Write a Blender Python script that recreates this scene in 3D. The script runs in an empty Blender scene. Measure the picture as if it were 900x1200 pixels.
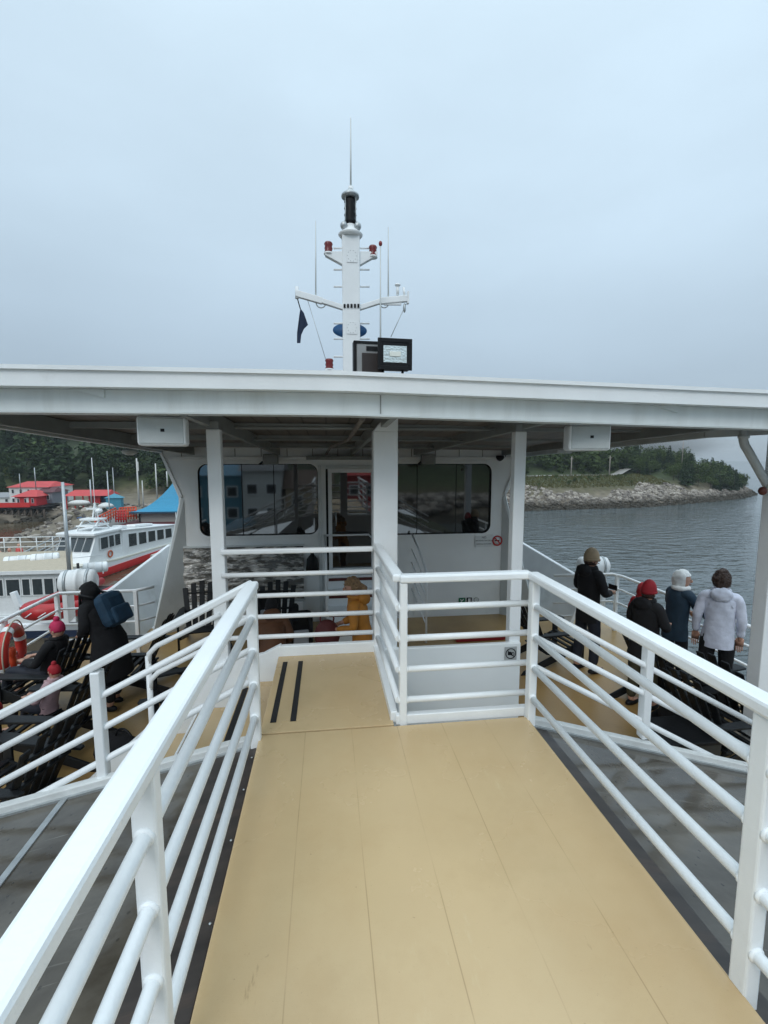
import bpy, bmesh, math, random
from mathutils import Vector, Matrix
random.seed(7)
R = math.radians
# ------------------------------------------------------------------ camera
F = 545.0
YAW = math.atan(67/545); PIT = math.atan(61/545)
EYE = Vector((0, 0, 7.5))
FW = Vector((math.sin(YAW)*math.cos(PIT), math.cos(YAW)*math.cos(PIT), -math.sin(PIT)))
RT = Vector((math.cos(YAW), -math.sin(YAW), 0)); UP = RT.cross(FW)
sc = bpy.context.scene
cd = bpy.data.cameras.new('camera'); cam = bpy.data.objects.new('camera', cd)
sc.collection.objects.link(cam); sc.camera = cam
cam.location = EYE; cam.rotation_euler = (R(90)-PIT, 0, -YAW)
cd.sensor_fit = 'HORIZONTAL'; cd.sensor_width = 36; cd.lens = 36*F/900
cd.clip_start = .05; cd.clip_end = 6000
sc.render.resolution_x = 768; sc.render.resolution_y = 1024
# ------------------------------------------------------------------ world, sun, exposure
W = bpy.data.worlds.new('World'); sc.world = W; W.use_nodes = True
nt = W.node_tree; N = nt.nodes; L = nt.links
N.clear()
out = N.new('ShaderNodeOutputWorld'); bg = N.new('ShaderNodeBackground')
sky = N.new('ShaderNodeTexSky'); sky.sky_type = 'NISHITA'; sky.sun_disc = False
sky.sun_elevation = R(48); sky.sun_rotation = R(150)
tc = N.new('ShaderNodeTexCoord'); sp = N.new('ShaderNodeSeparateXYZ')
ramp = N.new('ShaderNodeValToRGB')
cr = ramp.color_ramp; cr.elements[0].position = 0.0; cr.elements[0].color = (2.6, 3.25, 3.85, 1)
cr.elements[1].position = 1.0; cr.elements[1].color = (15.5, 18.2, 19.8, 1)
for p, c in ((.15, (3.2, 4.0, 4.75)), (.35, (4.5, 5.65, 6.6)), (.58, (5.4, 6.75, 7.8)), (.72, (5.8, 7.2, 8.2))):
    e = cr.elements.new(p); e.color = (*c, 1)
nz = N.new('ShaderNodeTexNoise'); nz.inputs['Scale'].default_value = 1.7; nz.inputs['Detail'].default_value = 5
nmp = N.new('ShaderNodeMapping'); nmp.inputs['Scale'].default_value = (1, 1, 2.6)
mr = N.new('ShaderNodeMapRange'); mr.inputs[1].default_value = .3; mr.inputs[2].default_value = .7
mr.inputs[3].default_value = .93; mr.inputs[4].default_value = 1.07
mul = N.new('ShaderNodeMixRGB'); mul.blend_type = 'MULTIPLY'; mul.inputs[0].default_value = 1
mix = N.new('ShaderNodeMixRGB'); mix.inputs[0].default_value = .9
L.new(tc.outputs['Generated'], sp.inputs[0]); L.new(sp.outputs['Z'], ramp.inputs[0])
L.new(tc.outputs['Generated'], nmp.inputs[0]); L.new(nmp.outputs[0], nz.inputs[0]); L.new(nz.outputs['Fac'], mr.inputs[0])
L.new(ramp.outputs[0], mul.inputs[1]); L.new(mr.outputs[0], mul.inputs[2])
gx = N.new('ShaderNodeMapRange'); gx.inputs[1].default_value = -.7; gx.inputs[2].default_value = .7; gx.inputs[3].default_value = .92; gx.inputs[4].default_value = 1.05
L.new(sp.outputs['X'], gx.inputs[0]); mul2 = N.new('ShaderNodeMixRGB'); mul2.blend_type = 'MULTIPLY'; mul2.inputs[0].default_value = 1
L.new(mul.outputs[0], mul2.inputs[1]); L.new(gx.outputs[0], mul2.inputs[2])
L.new(sky.outputs[0], mix.inputs[1]); L.new(mul2.outputs[0], mix.inputs[2])
L.new(mix.outputs[0], bg.inputs[0]); bg.inputs[1].default_value = .135
L.new(bg.outputs[0], out.inputs[0])
sl = bpy.data.lights.new('sun', 'SUN'); sl.energy = 1.0; sl.angle = R(25); sl.color = (1, .97, .93)
so = bpy.data.objects.new('sun', sl); sc.collection.objects.link(so)
so.rotation_euler = (R(50), 0, R(-25))
sc.view_settings.view_transform = 'Standard'; sc.view_settings.look = 'None'
sc.view_settings.exposure = 0.0; sc.view_settings.gamma = 1

# ------------------------------------------------------------------ helpers
def px(x, y): return FW + RT*((x-450)/F) - UP*((y-600)/F)
def PY(x, y, Y): r = px(x, y); return EYE + r*(Y/r.y)
def PZ(x, y, Z): r = px(x, y); return EYE + r*((Z-7.5)/r.z)
def hexc(h):
    h = h.lstrip('#'); v = [int(h[i:i+2], 16)/255 for i in (0, 2, 4)]
    return tuple(((c+.055)/1.055)**2.4 if c > .04045 else c/12.92 for c in v)

def mat(name, col, rough=.5, metal=0, var=.08, nscale=6., bump=0., bscale=30., col2=None, c2lo=.5, c2hi=.62, spec=.5, coords='Object', coat=0, stretch=(1,1,1)):
    m = bpy.data.materials.new(name); m.use_nodes = True
    n = m.node_tree.nodes; l = m.node_tree.links; b = n['Principled BSDF']
    if isinstance(col, str): col = hexc(col)
    if isinstance(col2, str): col2 = hexc(col2)
    t = n.new('ShaderNodeTexCoord'); mp = n.new('ShaderNodeMapping'); mp.inputs['Scale'].default_value = stretch
    l.new(t.outputs[coords], mp.inputs[0])
    z = n.new('ShaderNodeTexNoise'); z.inputs['Scale'].default_value = nscale; z.inputs['Detail'].default_value = 6
    l.new(mp.outputs[0], z.inputs[0])
    rg = n.new('ShaderNodeMapRange'); rg.inputs[1].default_value = .3; rg.inputs[2].default_value = .7
    rg.inputs[3].default_value = 1-var; rg.inputs[4].default_value = 1+var
    l.new(z.outputs['Fac'], rg.inputs[0])
    mu = n.new('ShaderNodeMixRGB'); mu.blend_type = 'MULTIPLY'; mu.inputs[0].default_value = 1
    mu.inputs[1].default_value = (*col, 1); l.new(rg.outputs[0], mu.inputs[2])
    o = mu.outputs[0]
    if col2:
        z2 = n.new('ShaderNodeTexNoise'); z2.inputs['Scale'].default_value = nscale*.37; z2.inputs['Detail'].default_value = 8
        z2.inputs['Roughness'].default_value = .65
        l.new(mp.outputs[0], z2.inputs[0])
        r2 = n.new('ShaderNodeMapRange'); r2.inputs[1].default_value = c2lo; r2.inputs[2].default_value = c2hi
        l.new(z2.outputs['Fac'], r2.inputs[0])
        mx = n.new('ShaderNodeMixRGB'); l.new(r2.outputs[0], mx.inputs[0]); l.new(o, mx.inputs[1]); mx.inputs[2].default_value = (*col2, 1)
        o = mx.outputs[0]
    l.new(o, b.inputs['Base Color'])
    b.inputs['Roughness'].default_value = rough; b.inputs['Metallic'].default_value = metal
    b.inputs['Specular IOR Level'].default_value = spec; b.inputs['Coat Weight'].default_value = coat
    if bump:
        zb = n.new('ShaderNodeTexNoise'); zb.inputs['Scale'].default_value = bscale; zb.inputs['Detail'].default_value = 4
        l.new(mp.outputs[0], zb.inputs[0])
        bp = n.new('ShaderNodeBump'); bp.inputs['Strength'].default_value = bump; bp.inputs['Distance'].default_value = .02
        l.new(zb.outputs['Fac'], bp.inputs['Height']); l.new(bp.outputs[0], b.inputs['Normal'])
    return m

M = {}
M['white'] = mat('white_paint', (.82, .85, .86), .34, var=.05, nscale=3, bump=.08, bscale=60, col2=(.60,.62,.60), c2lo=.62, c2hi=.8)
def rust(m, lo=.70, hi=.74, sc_=7, col=(.23, .10, .04), amt=.7):
    n = m.node_tree.nodes; l = m.node_tree.links; b = n['Principled BSDF']
    g = n.new('ShaderNodeNewGeometry'); z = n.new('ShaderNodeTexNoise'); z.inputs['Scale'].default_value = sc_; z.inputs['Detail'].default_value = 9; z.inputs['Roughness'].default_value = .75
    l.new(g.outputs['Position'], z.inputs[0]); r = n.new('ShaderNodeMapRange'); r.inputs[1].default_value = lo; r.inputs[2].default_value = hi; r.inputs[4].default_value = amt
    l.new(z.outputs['Fac'], r.inputs[0]); mx = n.new('ShaderNodeMixRGB'); l.new(r.outputs[0], mx.inputs[0]); l.new(b.inputs['Base Color'].links[0].from_socket, mx.inputs[1]); mx.inputs[2].default_value = (*col, 1)
    l.new(mx.outputs[0], b.inputs['Base Color'])
rust(M['white'])
M['whitewall'] = mat('cabin_white_paint', (.83, .86, .86), .3, var=.05, nscale=1.5, col2=(.6,.62,.6), c2lo=.6, c2hi=.85)
M['grey'] = mat('grey_white_paint', (.62, .66, .66), .4, var=.06, nscale=2.5, col2=(.42,.45,.43), c2lo=.55, c2hi=.8)
M['fascia'] = mat('fascia_paint', (.70, .75, .75), .42, var=.05, nscale=2.2, col2=(.55, .58, .56), c2lo=.52, c2hi=.75, stretch=(3.5, 1, .5)); rust(M['fascia'], .68, .73, 3)
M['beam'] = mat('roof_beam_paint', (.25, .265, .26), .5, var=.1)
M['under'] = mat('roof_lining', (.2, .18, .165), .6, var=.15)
M['black'] = mat('black_plastic', (.009, .0095, .011), .5, spec=.22, var=.2, bump=.1)
M['navyplastic'] = mat('navy_plastic', (.012, .018, .032), .5, var=.2)
M['chair'] = mat('chair_plastic', (.011, .013, .015), .5, spec=.28, var=.25, nscale=12, bump=.15, bscale=90)
M['red'] = mat('red_paint', (.50, .02, .02), .4, var=.1)
M['orange'] = mat('orange_paint', (.6, .07, .02), .5, var=.1)
M['glass'] = mat('dark_glass', (.012, .013, .013), .03, var=.1, spec=.9); M['glass'].node_tree.nodes['Principled BSDF'].inputs['IOR'].default_value = 1.75
M['rubber'] = mat('black_rubber', (.01, .01, .01), .8, var=.1)
M['steel'] = mat('galvanised_steel', (.42, .45, .46), .38, .55, var=.12, nscale=14)
M['strip'] = mat('grip_strip', (.014, .013, .013), .9, var=.3, nscale=200, bump=.6, bscale=500)
M['blue'] = mat('blue_roof_sheet', (.010, .22, .38), .5, var=.1)
M['bluepaint'] = mat('blue_paint', (.02, .1, .25), .45)
M['skin'] = mat('skin', (.50, .28, .20), .5, var=.05)
M['dirtywhite'] = mat('worn_white_kerb', (.62,.64,.63), .5, var=.12, nscale=9, col2=(.12,.08,.06), c2lo=.63, c2hi=.68, bump=.2)

def link(o): sc.collection.objects.link(o); return o
def tag(o, label=None, cat=None, group=None, kind=None):
    if label: o['label'] = label
    if cat: o['category'] = cat
    if group: o['group'] = group
    if kind: o['kind'] = kind
    return o
def empty(name, loc=(0, 0, 0), rz=0, label=None, cat=None, group=None):
    o = link(bpy.data.objects.new(name, None)); o.location = loc; o.rotation_euler = (0, 0, rz)
    o.empty_display_size = .2
    return tag(o, label, cat, group)
def copy_tree(o, parent=None):
    c = link(o.copy()); c.parent = parent
    for ch in [k for k in sc.collection.objects if k.parent == o]: copy_tree(ch, c)
    return c

class MB:
    def __init__(s): s.v = []; s.f = []; s.smooth = []
    def add(s, vs, fs, sm=False):
        b = len(s.v); s.v += [tuple(v) for v in vs]
        for f in fs: s.f.append([b+i for i in f]); s.smooth.append(sm)
        return s
    def box(s, a, b):
        x0, x1 = sorted((a[0], b[0])); y0, y1 = sorted((a[1], b[1])); z0, z1 = sorted((a[2], b[2]))
        vs = [(x, y, z) for z in (z0, z1) for y in (y0, y1) for x in (x0, x1)]
        return s.add(vs, [(0,2,3,1),(4,5,7,6),(0,1,5,4),(2,6,7,3),(0,4,6,2),(1,3,7,5)])
    def bar(s, p, q, w, h, up=(0, 0, 1)):
        p = Vector(p); q = Vector(q); d = (q-p).normalized(); u = Vector(up)
        if abs(d.dot(u)) > .99: u = Vector((0, 1, 0))
        sd = d.cross(u).normalized(); u = sd.cross(d).normalized()
        vs = []
        for c in (p, q):
            for a, b in ((-1,-1),(1,-1),(1,1),(-1,1)): vs.append(c+sd*(a*w/2)+u*(b*h/2))
        return s.add(vs, [(0,1,2,3),(7,6,5,4),(0,4,5,1),(1,5,6,2),(2,6,7,3),(3,7,4,0)])
    def tube(s, pts, r, n=12, caps=True):
        pts = [Vector(p) for p in pts]; rs = r if isinstance(r, (list, tuple)) else [r]*len(pts)
        vs = []; m = len(pts); prev = None
        for i, p in enumerate(pts):
            d = (pts[min(i+1, m-1)]-pts[max(i-1, 0)]).normalized()
            if prev is None:
                u = Vector((0, 0, 1)) if abs(d.z) < .95 else Vector((1, 0, 0))
                a = d.cross(u).normalized()
            else: a = (prev - d*prev.dot(d)).normalized()
            prev = a; b = d.cross(a)
            for k in range(n):
                t = 2*math.pi*k/n; vs.append(p+(a*math.cos(t)+b*math.sin(t))*rs[i])
        fs = [(i*n+k, i*n+(k+1) % n, (i+1)*n+(k+1) % n, (i+1)*n+k) for i in range(m-1) for k in range(n)]
        s.add(vs, fs, True)
        if caps:
            b0 = len(s.v)-m*n
            s.f.append([b0+k for k in range(n)][::-1]); s.smooth.append(False)
            s.f.append([b0+(m-1)*n+k for k in range(n)]); s.smooth.append(False)
        return s
    def lathe(s, prof, c=(0, 0, 0), n=20, axis='z'):
        vs = []
        for r, z in prof:
            for k in range(n):
                t = 2*math.pi*k/n; x, y = r*math.cos(t), r*math.sin(t)
                v = (x, y, z) if axis == 'z' else ((z, x, y) if axis == 'x' else (x, z, y))
                vs.append((v[0]+c[0], v[1]+c[1], v[2]+c[2]))
        m = len(prof)
        fs = [(i*n+k, i*n+(k+1) % n, (i+1)*n+(k+1) % n, (i+1)*n+k) for i in range(m-1) for k in range(n)]
        fs.append(tuple(range(n))[::-1]); fs.append(tuple((m-1)*n+k for k in range(n)))
        return s.add(vs, fs, True)
    def ell(s, c, r, n=14, m=9):
        prof = [(math.sin(math.pi*i/m), -math.cos(math.pi*i/m)) for i in range(m+1)]
        vs = []
        for a, z in prof:
            for k in range(n):
                t = 2*math.pi*k/n; vs.append((c[0]+r[0]*max(a, .001)*math.cos(t), c[1]+r[1]*max(a, .001)*math.sin(t), c[2]+r[2]*z))
        fs = [(i*n+k, i*n+(k+1) % n, (i+1)*n+(k+1) % n, (i+1)*n+k) for i in range(m) for k in range(n)]
        return s.add(vs, fs, True)
    def torus(s, c, R0, r0, axis='x', n=36, m=12, a0=0, a1=360):
        vs = []; full = abs(a1-a0) >= 360
        nn = n if full else n+1
        for i in range(nn):
            t = R(a0+(a1-a0)*i/n)
            for k in range(m):
                q = 2*math.pi*k/m; rr = R0+r0*math.cos(q); u, v, w = rr*math.cos(t), rr*math.sin(t), r0*math.sin(q)
                p = (w, u, v) if axis == 'x' else ((u, w, v) if axis == 'y' else (u, v, w))
                vs.append((p[0]+c[0], p[1]+c[1], p[2]+c[2]))
        fs = []
        for i in range(n):
            j = (i+1) % n if full else i+1
            for k in range(m): fs.append((i*m+k, j*m+k, j*m+(k+1) % m, i*m+(k+1) % m))
        return s.add(vs, fs, True)
    def prism(s, poly, d):
        d = Vector(d); a = [Vector(p) for p in poly]; n = len(a); vs = a+[p+d for p in a]
        fs = [tuple(range(n))[::-1], tuple(range(n, 2*n))]+[(i, (i+1) % n, n+(i+1) % n, n+i) for i in range(n)]
        return s.add(vs, fs)
    def build(s, name, m, parent=None, bevel=0, loc=None):
        me = bpy.data.meshes.new(name); me.from_pydata(s.v, [], s.f); me.update()
        bm = bmesh.new(); bm.from_mesh(me); bmesh.ops.recalc_face_normals(bm, faces=bm.faces); bm.to_mesh(me); bm.free()
        for p, sm in zip(me.polygons, s.smooth): p.use_smooth = sm
        if isinstance(m, (list, tuple)):
            for k in m: me.materials.append(k)
        else: me.materials.append(m)
        o = link(bpy.data.objects.new(name, me))
        if parent:
            o.parent = parent
        if loc: o.location = loc
        if bevel:
            b = o.modifiers.new('bevel', 'BEVEL'); b.width = bevel; b.segments = 2; b.limit_method = 'ANGLE'
            b.angle_limit = R(40); b.use_clamp_overlap = True
        return o

def struct(mb, name, m, bevel=0): return tag(mb.build(name, m, bevel=bevel), kind='structure')
def text(name, body, size, loc, rot, m, parent=None, ext=.001, align='CENTER'):
    c = bpy.data.curves.new(name, 'FONT'); c.body = body; c.size = size; c.extrude = ext; c.align_x = align
    o = bpy.data.objects.new('tmp', c); link(o); bpy.context.view_layer.update()
    me = bpy.data.meshes.new_from_object(o.evaluated_get(bpy.context.evaluated_depsgraph_get()))
    bpy.data.objects.remove(o); me.materials.clear(); me.materials.append(m)
    o = link(bpy.data.objects.new(name, me)); o.location = loc; o.rotation_euler = rot
    if parent: o.parent = parent
    return o

DK = 5.9; LD = 4.5; WZ = -2.5      # walkway level, lower deck level, water level
XL, XR = -.41, 1.225               # walkway edges
YE, YP = 2.63, 3.72                # end of walkway, far edge of landing

# ------------------------------------------------------------------ decks
tan = mat('tan_deck_paint', '#c3aa82', .30, var=.05, nscale=1.6, bump=.07, bscale=420, col2='#bb9e74', c2lo=.5, c2hi=.75)
def seams(m):
    # plank seams parallel to Y (procedural, world metres)
    n = m.node_tree.nodes; l = m.node_tree.links; b = n['Principled BSDF']
    g = n.new('ShaderNodeNewGeometry'); s = n.new('ShaderNodeSeparateXYZ'); l.new(g.outputs['Position'], s.inputs[0])
    wob = n.new('ShaderNodeTexNoise'); wob.inputs['Scale'].default_value = .9; l.new(g.outputs['Position'], wob.inputs[0])
    a = n.new('ShaderNodeMath'); a.operation = 'MULTIPLY_ADD'; a.inputs[1].default_value = .012; l.new(wob.outputs['Fac'], a.inputs[0]); l.new(s.outputs['X'], a.inputs[2])
    d = n.new('ShaderNodeMath'); d.operation = 'ADD'; d.inputs[1].default_value = .413; l.new(a.outputs[0], d.inputs[0])
    q = n.new('ShaderNodeMath'); q.operation = 'DIVIDE'; q.inputs[1].default_value = .273; l.new(d.outputs[0], q.inputs[0])
    f = n.new('ShaderNodeMath'); f.operation = 'FRACT'; l.new(q.outputs[0], f.inputs[0])
    p = n.new('ShaderNodeMath'); p.operation = 'PINGPONG'; p.inputs[1].default_value = .5; l.new(q.outputs[0], p.inputs[0])
    lt = n.new('ShaderNodeMapRange'); lt.inputs[1].default_value = 0; lt.inputs[2].default_value = .011; lt.inputs[3].default_value = 1; lt.inputs[4].default_value = 0
    l.new(p.outputs[0], lt.inputs[0])
    old = b.inputs['Base Color'].links[0].from_socket
    br = n.new('ShaderNodeTexNoise'); br.inputs['Scale'].default_value = 4; l.new(g.outputs['Position'], br.inputs[0])
    k = n.new('ShaderNodeMath'); k.operation = 'MULTIPLY'; l.new(lt.outputs[0], k.inputs[0])
    rr = n.new('ShaderNodeMapRange'); rr.inputs[1].default_value = .35; rr.inputs[2].default_value = .6; rr.inputs[3].default_value = .08; rr.inputs[4].default_value = .55
    l.new(br.outputs['Fac'], rr.inputs[0]); l.new(rr.outputs[0], k.inputs[1])
    mx = n.new('ShaderNodeMixRGB'); l.new(k.outputs[0], mx.inputs[0]); l.new(old, mx.inputs[1]); mx.inputs[2].default_value = (*hexc('#80653d'), 1)
    l.new(mx.outputs[0], b.inputs['Base Color'])
def wear(m):
    n = m.node_tree.nodes; l = m.node_tree.links; b = n['Principled BSDF']
    g = n.new('ShaderNodeNewGeometry')
    def layer(scale, lo, hi, col, amt, stretch=(1, 1, 1), rough=.7):
        mp = n.new('ShaderNodeMapping'); mp.inputs['Scale'].default_value = stretch; l.new(g.outputs['Position'], mp.inputs[0])
        z = n.new('ShaderNodeTexNoise'); z.inputs['Scale'].default_value = scale; z.inputs['Detail'].default_value = 9; z.inputs['Roughness'].default_value = rough; l.new(mp.outputs[0], z.inputs[0])
        r = n.new('ShaderNodeMapRange'); r.inputs[1].default_value = lo; r.inputs[2].default_value = hi; r.inputs[4].default_value = amt; l.new(z.outputs['Fac'], r.inputs[0])
        mx = n.new('ShaderNodeMixRGB'); l.new(r.outputs[0], mx.inputs[0]); l.new(b.inputs['Base Color'].links[0].from_socket, mx.inputs[1]); mx.inputs[2].default_value = (*col, 1); l.new(mx.outputs[0], b.inputs['Base Color'])
        return r
    layer(2.1, .52, .75, hexc('#aa9067'), .3)
    layer(30, .66, .72, hexc('#6d5838'), .5)
    layer(120, .62, .72, hexc('#8d764d'), .45)
    layer(9, .68, .73, hexc('#7d6743'), .5, (1, .2, 1))
    layer(5, .64, .70, hexc('#cbb892'), .5, (1, .25, 1))
    z = n.new('ShaderNodeTexNoise'); z.inputs['Scale'].default_value = 1.1; z.inputs['Detail'].default_value = 6; l.new(g.outputs['Position'], z.inputs[0])
    r = n.new('ShaderNodeMapRange'); r.inputs[1].default_value = .35; r.inputs[2].default_value = .65; r.inputs[3].default_value = .14; r.inputs[4].default_value = .36; l.new(z.outputs['Fac'], r.inputs[0]); l.new(r.outputs[0], b.inputs['Roughness'])
wear(tan)
tan2 = tan.copy(); tan2.name = 'tan_deck_planks'; seams(tan2)
tan_low = mat('tan_lower_deck_paint', '#a98a58', .32, var=.09, nscale=1.5, bump=.1, bscale=40, col2='#8f7144', c2lo=.5, c2hi=.7)
struct(MB().box((XL, -2.0, DK-.06), (XR, YE-.003, DK)), 'walkway_deck', tan2, .004)
struct(MB().box((XL, YE+.003, DK-.06), (.385, YP, DK+.006)), 'landing_deck', tan, .004)
# grip strips on the landing
g = 'black grip strips on the tan landing'
for i, (x, lb) in enumerate(((-.345, 'black grip strip on the tan landing, nearest the stair edge'), (-.225, 'black grip strip on the tan landing, second from the stair edge'))):
    tag(MB().box((x-.018, 2.74, DK+.006), (x+.018, 3.6, DK+.011)).build('grip_strip', M['strip'], bevel=.002), lb, 'grip strip', g)

# lower deck
lo = MB()
lo.box((-4.1, .6, LD-.12), (5.1, 8.5, LD))
struct(lo, 'lower_deck', tan_low)
# hull below
hull = MB()
hull.prism([(-4.12, -12, LD-.13), (5.12, -12, LD-.13), (5.12, 14, LD-.13), (.5, 24, LD-.13), (-4.12, 14, LD-.13)], (0, 0, -8.2))
tag(hull.build('ship_hull', M['white'], bevel=.03), 'white hull of the ferry below the lower deck', 'ship hull')

# stair going down to the left from the landing
st = empty('staircase', (XL, YE, LD), label='tan stair going down to the left of the landing, white stringers', cat='staircase')
def rel(p, root): return Vector(p)-root.location
for i in range(6):
    z = DK-.2*(i+1); x1 = XL-.30*i
    tr = MB().box(rel((x1-.33, YE+.05, z-.04), st), rel((x1, YP, z), st)).build('step', tan, st, .004)
    MB().box(rel((x1-.27, YE+.12, z), st), rel((x1-.23, YP-.1, z+.005), st)).build('grip_strip', M['strip'], tr)
    MB().box(rel((x1-.345, YE+.05, z-.05), st), rel((x1-.33, YP, z+.006), st)).build('nosing', M['white'], tr)
for y in (YP+.003,):
    MB().prism([rel(p, st) for p in ((XL+.02, y, DK-.25), (XL+.02, y, DK+.10), (XL-.12, y, DK+.03), (XL-.45, y, DK-.02), (XL-1.9, y, LD+.12), (XL-1.9, y, LD))], (0, .05, 0)).build('stringer', M['white'], st, .004)
MB().prism([rel(p, st) for p in ((XL, YE-.03, DK-.3), (XL, YE-.03, DK-.02), (XL-.2, YE-.03, DK-.1), (XL-1.9, YE-.03, LD+.12), (XL-1.9, YE-.03, LD))], (0, .03, 0)).build('stringer', M['white'], st, .004)

# landing kerb and well panels
kb = MB(); kb.box((XL, YP, DK-.05), (.40, YP+.05, DK+.09))
tag(kb.build('landing_kerb', M['white'], bevel=.008), 'white kerb along the far edge of the tan landing', 'kerb')
wl = MB(); wl.box((.40, YP+.002, LD), (1.66, YP+.05, DK+.02))
wp = tag(wl.build('well_panel', M['whitewall'], bevel=.01), 'tall plain white panel behind the square railing at the walkway end', 'panel')
tag(MB().box((.335, YE+.06, LD), (.385, YP-.01, DK-.07)).build('landing_side_wall', M['whitewall']), 'white side wall below the right edge of the landing', 'wall')
tag(MB().box((XL+.02, YE-.02, LD), (XR, YE+.03, DK-.07)).build('walkway_end_wall', M['whitewall']), 'white wall under the end of the tan walkway', 'wall')
# camera sign on the well panel
s = empty('camera_sign', (1.565, YP-.001, 5.83), label='small square sign with a crossed round pictogram on the white panel', cat='sign')
MB().box((-.055, -.006, -.06), (.055, 0, .06)).build('plate', mat('sign_grey', (.4, .42, .42), .4), s, .002)
MB().torus((0, -.008, 0), .044, .004, 'y', 28, 6).build('ring', M['black'], s)
MB().bar((-.03, -.009, .03), (.03, -.009, -.03), .006, .004, (0, 1, 0)).build('slash', M['black'], s)
MB().box((-.026, -.008, -.014), (.004, -.006, .016)).box((.004, -.008, -.006), (.014, -.006, .01)).torus((.016, -.008, -.004), .014, .003, 'y', 18, 6).build('pictogram', M['black'], s)

# ------------------------------------------------------------------ railings
def rail_thing(name, label, base, cat='railing', group=None): return empty(name, base, label=label, cat=cat, group=group)
BZ = (6.62, 6.43, 6.235, 6.04)
def weld(mb, p, r=.031, h=.008): mb.ell(p, (r, r, r))
def straight_rail(root, A, B, posts, tops=6.80, bars=BZ, top=(.072, .048), post=(.055, .05), base=DK-.06, br=.0195, round_top=False, drop_posts=None):
    """A,B plan points; posts = list of parameters 0..1"""
    A = Vector((A[0], A[1], 0)); B = Vector((B[0], B[1], 0)); o = root.location
    def P(t, z): q = A.lerp(B, t); return Vector((q.x, q.y, z))-o
    if round_top: MB().tube([P(0, tops), P(1, tops)], top[0]/2, 16).build('top_rail', M['white'], root)
    else: MB().bar(P(0, tops), P(1, tops), top[0], top[1]).build('top_rail', M['white'], root, .012)
    for z in bars:
        m = MB().tube([P(0, z), P(1, z)], br, 14)
        m.build('rail_bar', M['white'], root)
    for t in posts:
        p = P(t, 0)
        d = (B-A).normalized()
        m = MB().bar(P(t, base-.05), P(t, tops-top[1]/2), post[0], post[1], d)
        m.build('post', M['white'], root, .007)
        for z in bars:
            for s_ in (-1, 1):
                w = MB()
                q = P(t, z)+d*s_*post[1]/2
                w.tube([q-d*s_*.002, q+d*s_*.004, q+d*s_*.009], [br*1.32, br*1.25, br*1.02], 14)
                w.build('weld_bead', M['white'], root)
# left walkway rail
r1 = rail_thing('railing', 'white walkway railing on the left, the largest railing in the picture', (XL-.045, YE, DK))
straight_rail(r1, (XL-.045, -1.6), (XL-.015, YE), (.12, .634, 1.0-.008), post=(.058, .045))
r2 = rail_thing('railing', 'white walkway railing on the right, along the tan deck edge', (XR-.015, YE, DK))
straight_rail(r2, (XR+.03, -1.6), (XR+.015, YE+.02), (.12, .638, 1.0-.008), post=(.05, .06))
# box around the well
r3 = rail_thing('railing', 'white five bar railing across the walkway end before the tall white panel', (.44, YE+.03, DK))
straight_rail(r3, (.42, YE+.04), (XR+.01, YE+.04), (.03,), post=(.055, .045))
MB().box((-.04, -.01, -.01), (.80, .035, .05)).build('kick_plate', M['white'], r3, .005)
r4 = rail_thing('railing', 'white short railing beside the landing, running from the square railing to the wide column', (.40, YE+.06, DK))
straight_rail(r4, (.415, YE+.04), (.40, YP+.02), (.99,), post=(.05, .05))
MB().box((-.03, -.01, -.01), (.015, YP-YE-.06, .06)).build('kick_plate', M['white'], r4, .005)
# far rail of the landing
r5 = rail_thing('railing', 'white railing along the far edge of the landing in front of the cabin', (XL, YP+.03, DK))
straight_rail(r5, (-.84, YP+.03), (.37, YP+.03), (), tops=6.775, bars=(6.585, 6.41, 6.235, 6.065), top=(.05, .042), br=.019)
# the stair rails
def sloped(root, P0, P1, dz, tops, n, br=.019, top=(.058, .043)):
    o = root.location
    MB().bar(Vector(P0)-o, Vector(P1)-o, *top).build('top_rail', M['white'], root, .01)
    for k in range(1, n+1):
        MB().tube([Vector(P0)-o-Vector((0, 0, dz*k)), Vector(P1)-o-Vector((0, 0, dz*k))], br, 12).build('rail_bar', M['white'], root)
r6 = rail_thing('railing', 'white sloping railing descending to the left from the walkway corner above the stair', (XL-.02, YE, DK))
sloped(r6, (XL-.02, YE+.03, 6.80), (-2.5, YE+.03, 5.75), .19, 0, 3)
o = r6.location
MB().bar(Vector((-1.29, YE+.03, 5.70))-o, Vector((-1.29, YE+.03, 6.33))-o, .07, .05, (1, 0, 0)).build('post', M['white'], r6, .006)
r7 = rail_thing('railing', 'white sloping railing descending to the right from the walkway corner over grey panels', (XR+.02, YE, DK))
sloped(r7, (XR+.02, YE+.03, 6.80), (3.2, YE+.03, 5.72), .19, 0, 3)
o = r7.location
MB().bar(Vector((2.05, YE+.03, 5.68))-o, Vector((2.05, YE+.03, 6.33))-o, .065, .05, (1, 0, 0)).build('post', M['white'], r7, .006)
# far stair handrail
r8 = rail_thing('stair_handrail', 'white two bar stair handrail on the far side of the tan stair', (-1.42, YP+.03, LD))
o = r8.location
for dz in (0, -.22):
    MB().tube([Vector(p)-o for p in ((-.86, YP+.03, 6.27+dz), (-1.36, YP+.03, 6.03+dz), (-1.42, YP+.03, 5.97+dz), (-1.43, YP+.03, 5.88+dz))], .021, 12).build('rail_bar', M['white'], r8)
MB().tube([Vector((-1.43, YP+.03, LD))-o, Vector((-1.43, YP+.03, 5.95))-o], .022, 12).build('post', M['white'], r8)

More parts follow.
